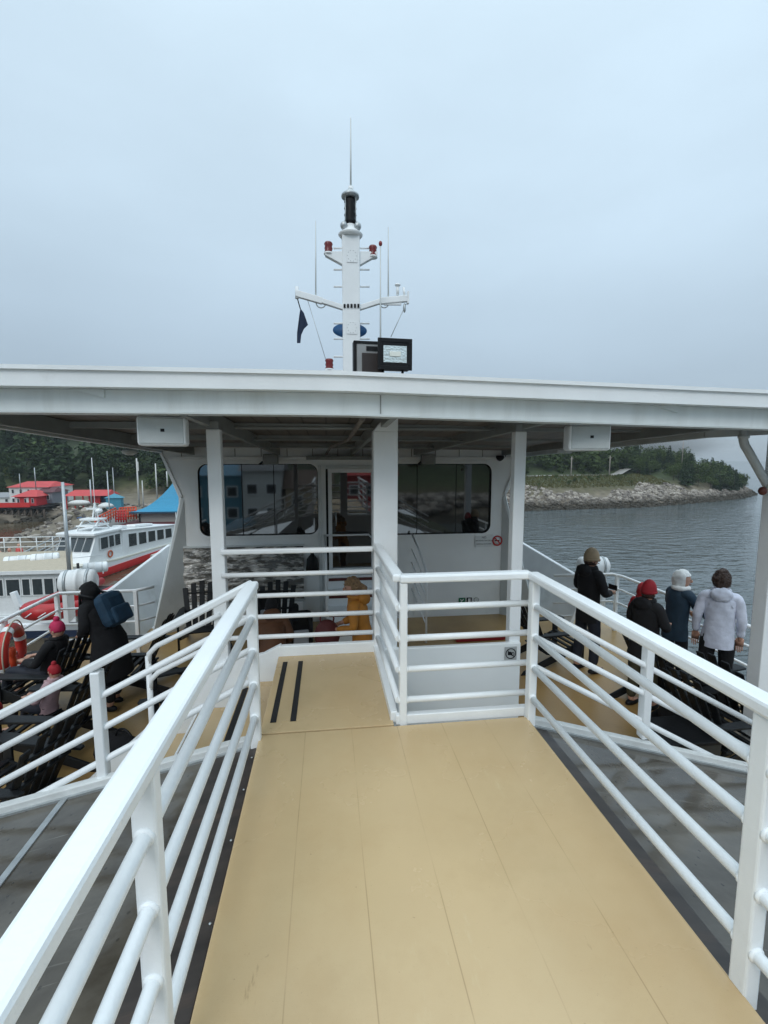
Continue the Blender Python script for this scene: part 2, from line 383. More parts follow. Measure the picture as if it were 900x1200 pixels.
# kerbs and sloping grey panels beside the walkway
sg = mat('smoky_panel', (.042, .034, .024), .2, var=.4, nscale=2.2, bump=.08, bscale=3, col2=(.13, .118, .098), c2lo=.38, c2hi=.64, spec=.5, stretch=(1, 1.8, 1))
def scratches(m):
    n = m.node_tree.nodes; l = m.node_tree.links; b = n['Principled BSDF']
    g = n.new('ShaderNodeTexCoord'); mp = n.new('ShaderNodeMapping'); mp.inputs['Scale'].default_value = (.9, 22, 1); mp.inputs['Rotation'].default_value = (0, 0, R(6))
    l.new(g.outputs['Object'], mp.inputs[0])
    z = n.new('ShaderNodeTexNoise'); z.inputs['Scale'].default_value = 1.6; z.inputs['Detail'].default_value = 5; l.new(mp.outputs[0], z.inputs[0])
    r = n.new('ShaderNodeMapRange'); r.inputs[1].default_value = .66; r.inputs[2].default_value = .74; l.new(z.outputs['Fac'], r.inputs[0])
    mx = n.new('ShaderNodeMixRGB'); l.new(r.outputs[0], mx.inputs[0]); l.new(b.inputs['Base Color'].links[0].from_socket, mx.inputs[1]); mx.inputs[2].default_value = (.20, .19, .17, 1)
    v = n.new('ShaderNodeTexVoronoi'); v.inputs['Scale'].default_value = 19; l.new(g.outputs['Object'], v.inputs[0])
    dr = n.new('ShaderNodeMapRange'); dr.inputs[1].default_value = .10; dr.inputs[2].default_value = .16; dr.inputs[3].default_value = .55; dr.inputs[4].default_value = 1; l.new(v.outputs['Distance'], dr.inputs[0])
    m2 = n.new('ShaderNodeMixRGB'); m2.blend_type = 'MULTIPLY'; m2.inputs[0].default_value = 1; l.new(mx.outputs[0], m2.inputs[1]); l.new(dr.outputs[0], m2.inputs[2])
    l.new(m2.outputs[0], b.inputs['Base Color'])
    rr = n.new('ShaderNodeMapRange'); rr.inputs[3].default_value = .03; rr.inputs[4].default_value = .15; l.new(z.outputs['Fac'], rr.inputs[0]); l.new(rr.outputs[0], b.inputs['Roughness'])
scratches(sg)
sgd = mat('dark_gutter_strip', (.035, .028, .024), .35, var=.4, nscale=2, col2=(.09, .06, .045), c2lo=.55, c2hi=.7, stretch=(1, 8, 1))
def side_panels(sgn, x0, slope, lab):
    zf = lambda x: DK-.045-abs(x-x0)*slope
    xs = [x0, x0+sgn*(.27 if sgn < 0 else .10), x0+sgn*1.05, x0+sgn*3.2]
    root = empty('side_roof', (x0, 0, DK-.05), label=lab, cat='roof panels')
    o = root.location
    def P(x, y, dz=0): return Vector((x, y, zf(x)+dz))-o
    MB().prism([P(xs[0], -1.8, .003), P(xs[1], -1.8, .003), P(xs[1], YE-.05, .003), P(xs[0], YE-.05, .003)], (0, 0, -.03)).build('gutter_strip', sgd, root)
    MB().prism([P(xs[1], -1.8), P(xs[2]-sgn*.02, -1.8), P(xs[2]-sgn*.02, YE-.03), P(xs[1], YE-.03)], (0, 0, -.02)).build('panel', sg, root)
    MB().prism([P(xs[2]+sgn*.02, -1.8), P(xs[3], -1.8), P(xs[3], YE-.03), P(xs[2]+sgn*.02, YE-.03)], (0, 0, -.02)).build('panel', sg, root)
    MB().prism([P(xs[2]-sgn*.02, -1.8, .008), P(xs[2]+sgn*.02, -1.8, .008), P(xs[2]+sgn*.02, YE-.03, .008), P(xs[2]-sgn*.02, YE-.03, .008)], (0, 0, -.03)).build('joint_strip', M['steel'], root, .003)
    for dy in (YE-.03, YE+.04):
        pass
    MB().prism([P(x0, YE-.03, .05), P(xs[3], YE-.03, .05), P(xs[3], YE-.03, -.08), P(x0, YE-.03, -.08)], (0, .055, 0)).build('kerb', M['dirtywhite'], root, .006)
    MB().prism([P(x0, YE-.05, .012), P(xs[3], YE-.05, .012), P(xs[3], YE-.05, -.02), P(x0, YE-.05, -.02)], (0, .019, 0)).build('seal', M['steel'], root)
    # screws along the walkway edge
    b = MB()
    for k in range(12):
        b.lathe([(.006, 0), (.005, .003), (.002, .004)], (x0+sgn*.012-o.x, -.6+k*.31+.05*math.sin(k*5), zf(x0+sgn*.012)+.004-o.z), 8)
    b.build('screw', M['steel'], root)
side_panels(-1, XL-.012, .22, 'smoky grey roof panels sloping down on the left of the tan walkway')
side_panels(1, XR+.012, .29, 'smoky grey roof panels sloping down on the right of the tan walkway')
# white hinge plates by the near right post
hp = empty('bracket_plate', (XR+.1, .98, DK), label='white bracket plate with screws at the foot of the near right railing post', cat='bracket')
MB().box((-.03, -.09, -.05), (.30, .035, -.012)).build('plate', M['white'], hp, .004)
b = MB()
for x, y in ((.02, -.05), (.02, 0), (.1, -.05)): b.lathe([(.012, 0), (.01, .005), (.003, .008)], (x, y, -.012), 10)
b.build('screw', M['black'], hp)

# ------------------------------------------------------------------ roof
def rz(Y): return 7.90-(Y-3.2)*.037
RXL, RXR = -2.95, 4.05
rf = empty('roof_canopy', (.5, 5.9, rz(5.9)), label='wide white canopy roof over the lower deck and cabin front', cat='roof')
o = rf.location
def camber(x): return -.021*max(0, x-.1)-.001*min(0, x-.5)**2
def strip_x(y0, y1, zt0, zb0, x0, x1, name, m, n=24, bevel=.004):
    mb = MB()
    for i in range(n):
        a = x0+(x1-x0)*i/n; b = x0+(x1-x0)*(i+1)/n
        vs = []
        for x in (a, b):
            c = camber(x)
            for y, z in ((y0, zb0), (y1, zb0), (y1, zt0), (y0, zt0)): vs.append((x-o.x, y-o.y, z+c-o.z))
        fs = [(0,1,5,4),(1,2,6,5),(2,3,7,6),(3,0,4,7)]
        if i == 0: fs.append((0,3,2,1))
        if i == n-1: fs.append((4,5,6,7))
        mb.add(vs, fs)
    return mb.build(name, m, rf)
XA, XB = -3.9, 4.9
strip_x(3.02, 3.20, 8.04, 7.936, XA, XB, 'coaming', M['white'])
strip_x(3.0, 3.06, 8.055, 8.03, XA, XB, 'coaming_lip', M['white'])
strip_x(3.12, 3.18, 7.934, 7.80, XA, XB, 'fascia', M['fascia'])
strip_x(3.10, 3.24, 7.80, 7.79, XA, XB, 'fascia_flange', M['grey'])
for x in (.36,):
    MB().box(Vector((x-.004, 3.114, 7.81+camber(x)))-o, Vector((x+.004, 3.12, 7.93+camber(x)))-o).build('fascia_seam', M['beam'], rf)
for x in (-1.45, 2.4):
    MB().prism([Vector((x-.1, 3.10, 7.934+camber(x)))-o, Vector((x+.1, 3.10, 7.934+camber(x)))-o, Vector((x+.1, 3.10, 7.885+camber(x)))-o], (0, .018, 0)).build('gusset', M['fascia'], rf)
# roof slab
mb = MB()
for (xa, xb) in ((XA, XB),):
    n = 20
    for i in range(n):
        a = xa+(xb-xa)*i/n; b = xa+(xb-xa)*(i+1)/n
        # plan taper of the side edges: wide at the eave
        def ex(x, Y):
            t = min(1, max(0, (Y-3.2)/1.4)); lo_, hi_ = XA+(RXL-XA)*t, XB+(RXR-XB)*t
            return lo_+(hi_-lo_)*(x-XA)/(XB-XA)
        Ys = [3.2, 3.9, 4.6, 9.6]
        for j in range(3):
            vs = []
            for x in (a, b):
                for Y in (Ys[j], Ys[j+1]):
                    X = ex(x, Y)
                    vs += [(X-o.x, Y-o.y, rz(Y)+camber(X)*.7-o.z+.02), (X-o.x, Y-o.y, rz(Y)+camber(X)*.7-o.z+.08)]
            fs = [(0,2,6,4),(1,5,7,3)]
            if i == 0: fs.append((0,1,3,2))
            if i == n-1: fs.append((4,6,7,5))
            mb.add(vs, fs)
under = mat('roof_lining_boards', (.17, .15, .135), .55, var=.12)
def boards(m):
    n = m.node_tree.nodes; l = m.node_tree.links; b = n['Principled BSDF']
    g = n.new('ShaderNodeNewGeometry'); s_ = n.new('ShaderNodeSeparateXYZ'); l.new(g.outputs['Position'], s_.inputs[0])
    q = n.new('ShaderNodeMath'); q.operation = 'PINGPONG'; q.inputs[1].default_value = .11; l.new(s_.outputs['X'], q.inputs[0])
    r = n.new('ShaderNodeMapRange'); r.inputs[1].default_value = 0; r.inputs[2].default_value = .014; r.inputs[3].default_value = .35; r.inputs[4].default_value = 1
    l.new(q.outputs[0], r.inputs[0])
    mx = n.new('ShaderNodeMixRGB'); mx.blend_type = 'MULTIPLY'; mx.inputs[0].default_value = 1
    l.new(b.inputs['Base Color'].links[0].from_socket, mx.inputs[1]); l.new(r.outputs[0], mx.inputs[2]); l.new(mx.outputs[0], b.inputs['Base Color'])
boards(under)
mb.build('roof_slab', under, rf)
# side edge rims
for sx, xe, xa in ((-1, RXL, XA), (1, RXR, XB)):
    m_ = MB()
    pts = [(xa, 3.2), (xe, 4.6), (xe, 9.6)]
    for (x0, y0), (x1, y1) in zip(pts, pts[1:]):
        m_.bar(Vector((x0, y0, rz(y0)+camber(x0)*.7+.01))-o, Vector((x1, y1, rz(y1)+camber(x1)*.7+.01))-o, .06, .13)
    m_.build('side_rim', M['grey'], rf)
# beams
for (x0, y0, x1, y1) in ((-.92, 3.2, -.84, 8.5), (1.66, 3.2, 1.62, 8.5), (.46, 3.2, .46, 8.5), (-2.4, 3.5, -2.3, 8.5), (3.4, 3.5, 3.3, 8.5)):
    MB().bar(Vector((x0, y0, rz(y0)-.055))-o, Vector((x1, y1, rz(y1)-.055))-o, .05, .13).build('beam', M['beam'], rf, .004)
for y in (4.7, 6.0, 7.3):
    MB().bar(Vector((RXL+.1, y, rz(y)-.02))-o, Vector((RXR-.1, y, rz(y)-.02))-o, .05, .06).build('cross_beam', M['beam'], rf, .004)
for y, zz, r_ in ((4.3, -.07, .014), (5.4, -.09, .012), (6.9, -.08, .016)):
    MB().tube([Vector((-.8, y, rz(y)+zz))-o, Vector((1.6, y, rz(y)+zz))-o], r_, 8).build('conduit', M['beam'], rf)
MB().tube([Vector((.27, 3.5, rz(3.5)-.08))-o, Vector((.25, 5.2, rz(5.2)-.1))-o, Vector((.05, 6.6, rz(6.6)-.1))-o, Vector((.0, 8.4, rz(8.4)-.1))-o], .022, 8).build('conduit', M['under'], rf)
MB().box(Vector((-.35, 8.2, 7.50))-o, Vector((-.2+1.4, 8.42, 7.57))-o).build('light_tray', M['beam'], rf, .01)

# columns
def column(x, y, w, d, z0, z1, lab, gusset=False):
    c = empty('roof_post', (x, y, z0), label=lab, cat='roof post', group='white posts carrying the canopy roof')
    MB().box((-w/2, -d/2, 0), (w/2, d/2, z1-z0)).build('shaft', M['white'], c, .008)
    if gusset:
        MB().prism([(-w/2, -d/2-.002, z1-z0), (w/2, -d/2-.002, z1-z0), (w/2, -d/2-.002, z1-z0+.12), (-w/2+.1, -d/2-.002, z1-z0+.12)], (0, d, 0)).build('gusset', M['white'], c, .004)
    else:
        MB().box((-w/2+.01, -d/2+.01, z1-z0), (w/2-.01, d/2-.01, z1-z0+.06)).build('cap_plate', M['beam'], c)
    return c
column(-.865, 3.80, .105, .09, 5.45, 7.735, 'slim white roof post left of the landing, standing on the stair stringer')
column(.475, 3.82, .20, .14, LD, 7.73, 'broad white central roof column at the corner of the landing', True)
column(1.615, 3.80, .10, .09, LD, 7.735, 'slim white roof post right of the white panel')
column(4.12, 3.80, .17, .14, LD, 7.74, 'white roof post at the far right edge of the canopy beside the downpipe')
# little lamp on the far right post
lm = empty('deck_lamp', (3.94, 3.78, 7.22), label='small brown round fitting on the side of the far right roof post', cat='lamp')
MB().ell((0, 0, 0), (.035, .035, .04)).build('bulb_housing', mat('brown_fitting', (.12, .03, .02), .4), lm)
MB().box((.01, -.015, -.015), (.03, .015, .015)).build('bracket', M['black'], lm)
# downpipe
dp = empty('downpipe', (3.77, 3.85, 7.78), label='grey curved downpipe under the right end of the canopy', cat='pipe')
MB().tube([(0, 0, .02), (0, 0, -.10), (.02, 0, -.15), (.06, 0, -.2), (.22, 0, -.42), (.30, 0, -.53)], .037, 14).build('pipe', M['grey'], dp)
MB().tube([(0, 0, -.055), (0, 0, -.085)], .045, 14).build('collar', M['grey'], dp)

# speakers
def speaker(x, y, z, rzr, lab):
    s = empty('loudspeaker', (x, y, z), rzr, label=lab, cat='loudspeaker', group='white box loudspeakers under the canopy edge')
    w, h, d = .30, .195, .17
    MB().box((-w/2, 0, -h/2), (w/2, d, h/2)).build('housing', M['white'], s, .022)
    MB().box((-w/2+.014, -.006, -h/2+.014), (w/2-.014, .004, h/2-.014)).build('grille', mat('speaker_grille', (.5, .54, .54), .6, bump=.4, bscale=400), s, .01)
    MB().box((-.003, -.009, -.006), (.021, -.005, .014)).build('badge', M['black'], s)
    MB().bar((0, d*.5, h/2), (0, d*.5, h/2+.05), .06, .03, (1, 0, 0)).build('bracket', M['grey'], s)
    return s
speaker(-1.075, 3.25, 7.69, R(8), 'white box loudspeaker under the canopy edge, left of the slim left post')
speaker(1.93, 3.25, 7.665, R(-12), 'white box loudspeaker under the canopy edge, to the right in front of the water')
# small dome under left soffit
dm = empty('soffit_light', PY(152, 529, 6.5), label='small round light fitting under the left soffit of the canopy', cat='light')
MB().lathe([(.08, .02), (.1, 0), (.08, -.03), (.03, -.05)], n=18).build('dome', M['grey'], dm)
dm = empty('soffit_light', PY(660, 529, 6.8), label='small light fitting under the right soffit of the canopy', cat='light')
MB().box((-.12, -.05, -.03), (.12, .05, .03)).build('lens', M['grey'], dm, .01)

# ------------------------------------------------------------------ cabin
CY = 8.5
cb = empty('cabin', (.5, CY, LD), label='white ferry cabin with two dark rounded windows and a door', cat='cabin')
o = cb.location
def Q(x, z, dy=0): return Vector((x, CY+dy, z))-o
def round_rect(x0, z0, x1, z1, r, n=6):
    pts = []
    for cx, cz, a in ((x1-r, z1-r, 0), (x0+r, z1-r, 90), (x0+r, z0+r, 180), (x1-r, z0+r, 270)):
        for k in range(n+1):
            t = R(a+90*k/n); pts.append((cx+r*math.cos(t), cz+r*math.sin(t)))
    return pts
wins = [(-2.27, 6.12, -.13, 7.46), (1.05, 6.08, 3.12, 7.46)]
# wall as quads around the openings: build boxes between
ww = MB()
yb = CY+.10
def wb(x0, z0, x1, z1): ww.box((x0-o.x, CY-o.y, z0-o.z), (x1-o.x, yb-o.y, z1-o.z))
wb(-2.80, 7.46, 3.70, 7.72); wb(-2.58, LD, -.02, 6.12); wb(.88, LD, 3.40, 6.08)
wb(-2.58, 6.12, -2.27, 7.46); wb(-.13, 6.12, -.02, 7.46); wb(.88, 6.08, 1.05, 7.46); wb(3.12, 6.08, 3.40, 7.46)
wb(-.02, 7.36, .88, 7.46); wb(-.02, LD, .88, 5.44)
# flared upper corners
for s_, xa, xb in ((-1, -2.58, -2.80), (1, 3.40, 3.70)):
    ww.prism([(xa-o.x, CY-o.y, 7.46-o.z), (xb-o.x, CY-o.y, 7.46-o.z), (xa-o.x, CY-o.y, 6.85-o.z)], (0, .1, 0))
ww.build('wall', M['whitewall'], cb)
# flared lower wings coming aft, shade of the inner face put in as grey
wm = mat('wing_shade_grey', (.42, .45, .44), .4, var=.08)
for xa, nm in ((-2.53, 0), (3.36, 1)):
    s_ = -1 if nm == 0 else 1
    bw = PY(178, 738, 8.0); bx_ = bw.x if nm == 0 else 1.0-bw.x-.1
    MB().prism([(xa-o.x, CY-o.y-.01, 6.86-o.z), (bx_-o.x, 8.0-o.y, LD-o.z), (xa-s_*.04-o.x, CY-o.y-.01, LD-o.z), (xa-s_*.04-o.x, CY-o.y-.01, 6.8-o.z)], (s_*.03, .04, 0)).build('wing', M['grey'], cb)
    MB().bar(Q(xa+s_*.30, 7.62, -.02), Q(xa-.0*s_, 6.86, -.02), .045, .03, (0, 1, 0)).build('edge_trim', M['white'], cb)
# window glass panes and frames
for i, (x0, z0, x1, z1) in enumerate(wins):
    fr = MB()
    outer = round_rect(x0-.02, z0-.02, x1+.02, z1+.02, .20); inner = round_rect(x0+.03, z0+.03, x1-.03, z1-.03, .16)
    n = len(outer)
    vs = [Q(x, z, -.02) for x, z in outer]+[Q(x, z, -.02) for x, z in inner]+[Q(x, z, .03) for x, z in outer]+[Q(x, z, .03) for x, z in inner]
    fs = []
    for k in range(n):
        j = (k+1) % n
        fs += [(k, j, n+j, n+k), (k, 2*n+k, 2*n+j, j), (n+k, n+j, 3*n+j, 3*n+k)]
    fr.add(vs, fs)
    # corner fillers
    for cx, cz, sx, sz in ((x0, z0, 1, 1), (x1, z0, -1, 1), (x0, z1, 1, -1), (x1, z1, -1, -1)):
        p = [(cx, cz)]
        for k in range(7):
            t = R(90*k/6); p.append((cx+sx*(.2-.2*math.cos(t)), cz+sz*(.2-.2*math.sin(t))))
        fr.prism([Q(a, b_, .0) for a, b_ in p], (0, .03, 0))
    f = fr.build('window', M['whitewall'], cb)
    MB().box(Q(x0+.0, z0+.0, .035), Q(x1-.0, z1-.0, .05)).build('pane', M['glass'], f)
    g = MB()
    gpts = [Q(x, z, .0) for x, z in round_rect(x0+.03, z0+.03, x1-.03, z1-.03, .16)]
    g.tube(gpts+[gpts[0]], .014, 6, False).build('gasket', M['rubber'], f)
    g = MB()
    for t in ((.36, .62) if i == 0 else (.30, .66)):
        xx = x0+(x1-x0)*t; g.box(Q(xx-.006, z0+.04, .028), Q(xx+.006, z1-.04, .034))
    g.build('mullion', M['rubber'], f)
# door
d = MB()
d.box(Q(.02, 5.44, .02), Q(.09, 7.34, .06)).box(Q(.81, 5.44, .02), Q(.88, 7.34, .06)).box(Q(.09, 7.27, .02), Q(.81, 7.34, .06)).box(Q(.09, 5.44, .02), Q(.81, 5.5, .06))
dr = d.build('door', M['white'], cb, .006)
MB().box(Q(.09, 5.5, .05), Q(.81, 7.27, .055)).build('pane', M['glass'], dr)
MB().tube([Q(.16, 6.3, -.02), Q(.16, 6.55, -.02)], .012, 8).build('handle', M['steel'], dr)
MB().box(Q(-.02, 7.34, -.03), Q(.9, 7.40, 0)).build('lintel', M['grey'], cb, .005)
MB().box(Q(-2.7, 7.50, -.04), Q(3.6, 7.56, 0)).build('eave_trim', M['white'], cb, .008)
t_ = MB()
for k in range(14): t_.box(Q(-2.5+k*.45, 7.56, -.012), Q(-2.49+k*.45, 7.70, 0))
t_.build('frieze_joint', M['under'], cb)
# cabin body to the front
MB().box(Vector((-2.60, CY+.105, LD))-o, Vector((3.42, 15, 7.50))-o).build('body', M['black'], cb)
MB().box(Vector((-2.62, CY+.12, 5.2))-o, Vector((-2.61, 15, 6.0))-o).build('side_plating', M['white'], cb)
MB().box(Q(-.16, LD, -.05), Q(-.10, 7.40, 0)).build('door_jamb', M['grey'], cb, .006)
MB().box(Q(2.62, LD+.04, -.015), Q(1.62, 5.25, 0)).build('locker_door', M['whitewall'], cb, .004)
MB().box(Q(1.75, 5.27, -.02), Q(3.0, 5.30, 0)).build('vent_slot', M['black'], cb)
# lamp units on the cabin front
for x, lab in ((-.97, 'small grey floodlight at the cabin eave above the left window'), (1.84, 'small grey floodlight at the cabin eave above the right window')):
    l_ = empty('eave_floodlight', (x, CY-.12, 7.50), label=lab, cat='floodlight', group='small floodlights at the cabin eave')
    MB().box((-.13, -.06, -.08), (.13, .05, .10)).build('housing', M['beam'], l_, .015)
    MB().box((-.10, -.068, -.06), (.10, -.06, .06)).build('lens', mat('frosted_lens', (.25, .26, .26), .2), l_)
    MB().tube([(-.19, -.05, -.08), (-.13, -.02, -.03)], .02, 8).build('sensor', M['black'], l_)
cm_ = empty('dome_camera', (3.23, CY-.05, 7.53), label='small black dome camera at the right end of the cabin eave', cat='camera')
MB().lathe([(.07, .05), (.08, .02), (.06, -.02), (.03, -.045), (.005, -.055)], n=16).build('dome', M['black'], cm_)
# wavy panel below left window, rocky shore reflection painted into its base colour
wv = mat('wavy_sheet_painted_reflection', (.52, .51, .48), .14, var=.5, nscale=9, bump=1.0, bscale=4, col2=(.12, .12, .11), c2lo=.47, c2hi=.54, spec=.9, stretch=(.8, 1, 2.4))
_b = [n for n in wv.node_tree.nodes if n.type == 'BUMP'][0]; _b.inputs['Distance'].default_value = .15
wpn = empty('wavy_panel', (-1.5, CY-.03, LD+.45), label='crinkled grey plastic sheet with painted wavy reflections below the left cabin window', cat='panel')
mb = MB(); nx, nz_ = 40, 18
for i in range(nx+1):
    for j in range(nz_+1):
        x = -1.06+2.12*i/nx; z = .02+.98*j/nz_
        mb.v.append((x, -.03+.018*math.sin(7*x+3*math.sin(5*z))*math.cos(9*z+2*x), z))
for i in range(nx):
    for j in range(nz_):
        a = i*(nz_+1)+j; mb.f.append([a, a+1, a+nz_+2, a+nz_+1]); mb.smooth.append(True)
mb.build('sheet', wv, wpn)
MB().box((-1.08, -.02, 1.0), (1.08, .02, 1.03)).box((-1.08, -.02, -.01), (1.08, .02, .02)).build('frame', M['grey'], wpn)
# lower locker face under the sheet
tag(MB().box((-2.5, CY-.09, LD), (-.45, CY-.002, LD+.42)).build('deck_locker', M['whitewall'], bevel=.01), 'low white locker against the cabin below the wavy sheet', 'locker')
# signs
s = empty('warning_sign', (2.97, CY-.012, 5.965), label='white notice with three lines of text below the right cabin window', cat='sign')
MB().box((-.17, -.006, -.12), (.17, 0, .12)).build('plate', mat('notice_white', (.7, .73, .73), .4), s)
text('lettering', 'NO', .055, (0, -.007, .045), (R(90), 0, 0), M['black'], s)
text('lettering', 'SMOKING ON DECK', .036, (0, -.007, -.01), (R(90), 0, 0), M['black'], s)
text('lettering', 'DEFENSE DE FUMER', .034, (0, -.007, -.075), (R(90), 0, 0), M['black'], s)
s = empty('prohibition_sign', (3.235, CY-.012, 5.96), label='round red and white prohibition sign beside the text notice', cat='sign')
MB().lathe([(.10, 0), (.10, -.006)], axis='y').build('plate', mat('notice_white2', (.7, .73, .73), .4), s)
MB().torus((0, -.008, 0), .088, .014, 'y', 28, 6).build('ring', M['red'], s)
MB().bar((-.055, -.010, .055), (.055, -.010, -.055), .02, .004, (0, 1, 0)).build('slash', M['red'], s)
MB().box((-.05, -.008, -.01), (.04, -.006, .012)).build('pictogram', M['black'], s)
s = empty('emergency_sign', (2.62, CY-.027, 4.80), label='green emergency sign with two small pictograms on the white locker door', cat='sign')
MB().box((-.13, -.005, -.06), (.0, 0, .06)).build('green_plate', mat('sign_green', (.01, .16, .07), .4), s)
MB().bar((-.09, -.007, -.03), (-.03, -.007, .04), .015, .003, (0, 1, 0)).bar((-.1, -.007, .03), (-.06, -.007, .0), .015, .003, (0, 1, 0)).build('arrow', M['white'], s)
MB().box((.03, -.005, -.06), (.13, 0, .06)).build('dark_plate', M['black'], s)
MB().box((.055, -.008, -.035), (.105, -.005, .045)).build('pictogram', M['white'], s)
MB().torus((.22, -.003, .01), .045, .006, 'y', 20, 6).build('ring', M['beam'], s)
# door steps and handrails
sp_ = empty('door_steps', (.45, CY, LD), label='white steps with dark red edges in front of the cabin door', cat='steps')
for k in range(4):
    z1 = .94-.235*k
    b_ = MB().box((-.46, -.28*(k+1)-.02, 0), (.46, -.28*k-.02-.003, z1)).build('step', M['whitewall'], sp_, .004)
    MB().box((-.44, -.28*(k+1)-.024, z1-.10), (.44, -.28*(k+1)-.021, z1-.045)).build('edge_band', mat('maroon', (.10, .02, .015), .5), b_)
hl = rail_thing('handrail', 'white handrail on the left of the cabin door steps', (0, CY-.1, LD))
MB().tube([(-.05, 0, 1.64), (.75, 0, 1.64), (.85, -.15, 1.55), (.87, -.2, 1.4)], .018, 10).build('rail_bar', M['white'], hl)
MB().tube([(-.03, -1.0, 0), (-.03, -1.0, 1.3), (-.03, -.9, 1.45), (-.05, 0, 1.64)], .02, 10).build('post', M['white'], hl)
hr = rail_thing('handrail', 'thin white five bar gate rail on the right of the cabin door steps', (1.55, CY-.1, LD))
MB().tube([(0, -.0, 1.64), (.03, -.5, 1.45), (.04, -1.1, 1.2), (.04, -1.15, 1.1), (.04, -1.15, 0)], .018, 10).build('post', M['white'], hr)
for k in range(4):
    MB().tube([(0, 0, 1.35-.25*k), (.04, -1.15, 1.0-.23*k)], .012, 8).build('rail_bar', M['white'], hr)
# bulwarks either side of the cabin
for s_, xb, lab in ((-1, -3.27, 'white bulwark left of the cabin beside the moored boats'), (1, 4.27, 'white bulwark right of the cabin beside the open water')):
    tag(MB().prism([(xb-s_*.12, 7.45, LD), (xb+s_*.22, 7.45, 5.38), (xb+s_*.22, 10.8, 5.62), (xb-s_*.12, 10.8, LD)], (s_*.07, 0, 0)).build('bulwark', M['white'], bevel=.012), lab, 'bulwark', 'white bulwarks beside the cabin')
tag(MB().box(PZ(535, 753, LD)+Vector((0, 0, .002)), PZ(590, 748, LD)+Vector((0, .1, .06))).build('hose_tray', mat('deep_red', (.25, .01, .015), .45), bevel=.01), 'low dark red tray on the lower deck behind the white panel', 'tray')
# extinguisher / dark bag by door jamb
ex_ = empty('fire_extinguisher', (-.28, CY-.12, 5.50), label='dark covered fire extinguisher on the wall left of the cabin door', cat='extinguisher')
MB().lathe([(.02, .32), (.05, .28), (.10, .22), (.115, .0), (.10, -.02)], n=16).build('cover', M['black'], ex_)
MB().torus((0, 0, .34), .03, .008, 'y', 14, 6).build('ring', M['black'], ex_)

# ------------------------------------------------------------------ outer rails of the lower deck
def outer(label, pts, posts, top=5.5, n=4):
    root = empty('railing', (pts[0][0], pts[0][1], LD), label=label, cat='railing'); o = root.location
    for k in range(n):
        z = top-.245*k
        MB().tube([Vector((x, y, z))-o for x, y in pts], .024 if k == 0 else .017, 10).build('top_rail' if k == 0 else 'rail_bar', M['white'], root)
    for x, y in posts:
        MB().bar(Vector((x, y, LD))-o, Vector((x, y, top))-o, .055, .055).build('post', M['white'], root, .006)
outer('white pipe railing along the left edge of the lower deck beside the moored boats', [(-2.75, 7.6), (-2.95, 7.4), (-4.03, 7.38), (-4.05, 7.2), (-4.05, 1.0)], [(-4.05, 7.35), (-4.05, 6.2), (-4.05, 4.6), (-4.05, 3.0), (-2.95, 7.4)])
outer('white pipe railing along the right edge of the lower deck beside the open water', [(3.9, 7.5), (4.98, 7.48), (5.05, 7.3), (5.05, 1.0)], [(5.02, 7.4), (5.05, 5.9), (5.05, 4.3), (5.05, 2.8)])

# ------------------------------------------------------------------ mast and roof gear
MY = 9.5
bs = PY(412, 437, MY); mxx = bs.x
def mz(y): return PY(412, y, MY).z
ms = empty('radar_mast', (mxx, MY, 7.75), label='tall white signal mast with cross arms on the cabin roof', cat='mast')
o = ms.location
def mp(x, y, dy=0): p = PY(x, y, MY); return Vector((p.x, MY+dy, p.z))-o
wd = .335
MB().box((-wd/2, -.12, 0), (wd/2, .12, mz(278)-o.z)).build('column', M['white'], ms, .02)
MB().box((-wd/2-.05, -.16, 0), (wd/2+.05, .16, .08)).build('foot', M['white'], ms, .01)
for s_, x0, x1 in ((-1, 403, 347), (1, 421, 477)):
    m_ = MB(); m_.bar(mp(x0, 361), mp((x0*.55+x1*.45), 353), .10, .09).bar(mp((x0*.55+x1*.45), 353), mp(x1, 344 if s_ < 0 else 350), .09, .12)
    m_.build('cross_arm', M['white'], ms, .01)
    m_ = MB(); m_.prism([mp(x0, 312, -.06), mp(x0, 296, -.06), mp(400-19 if s_ < 0 else 442, 296, -.06), mp(400-19 if s_ < 0 else 442, 300, -.06)], (0, .12, 0))
    m_.build('lamp_bracket', M['white'], ms, .005)
for yy in (291, 316, 336, 379, 397, 418):
    a = mp(391, yy); b = mp(433, yy)
    MB().tube([a, b], .018, 8).build('rung', M['white'], ms)
def lantern(p, r=.085, h=.2):
    l_ = MB().lathe([(r*.9, 0), (r, .02), (r*.8, .05), (r*.95, .09), (r*.8, .13), (r, h-.03), (r*.8, h)], p, 14).build('red_lantern', mat('red_lens', (.16, .01, .01), .25), ms)
    MB().lathe([(r*1.05, 0), (r*1.05, .03), (r*.6, .04)], (p[0], p[1], p[2]-.02), 14).build('lantern_base', M['white'], l_)
lantern(mp(385, 297)); lantern(mp(437, 301)); lantern(mp(386, 433))
MB().box(mp(381, 434, -.08), mp(404, 437, .08)).build('lantern_shelf', M['white'], ms, .005)
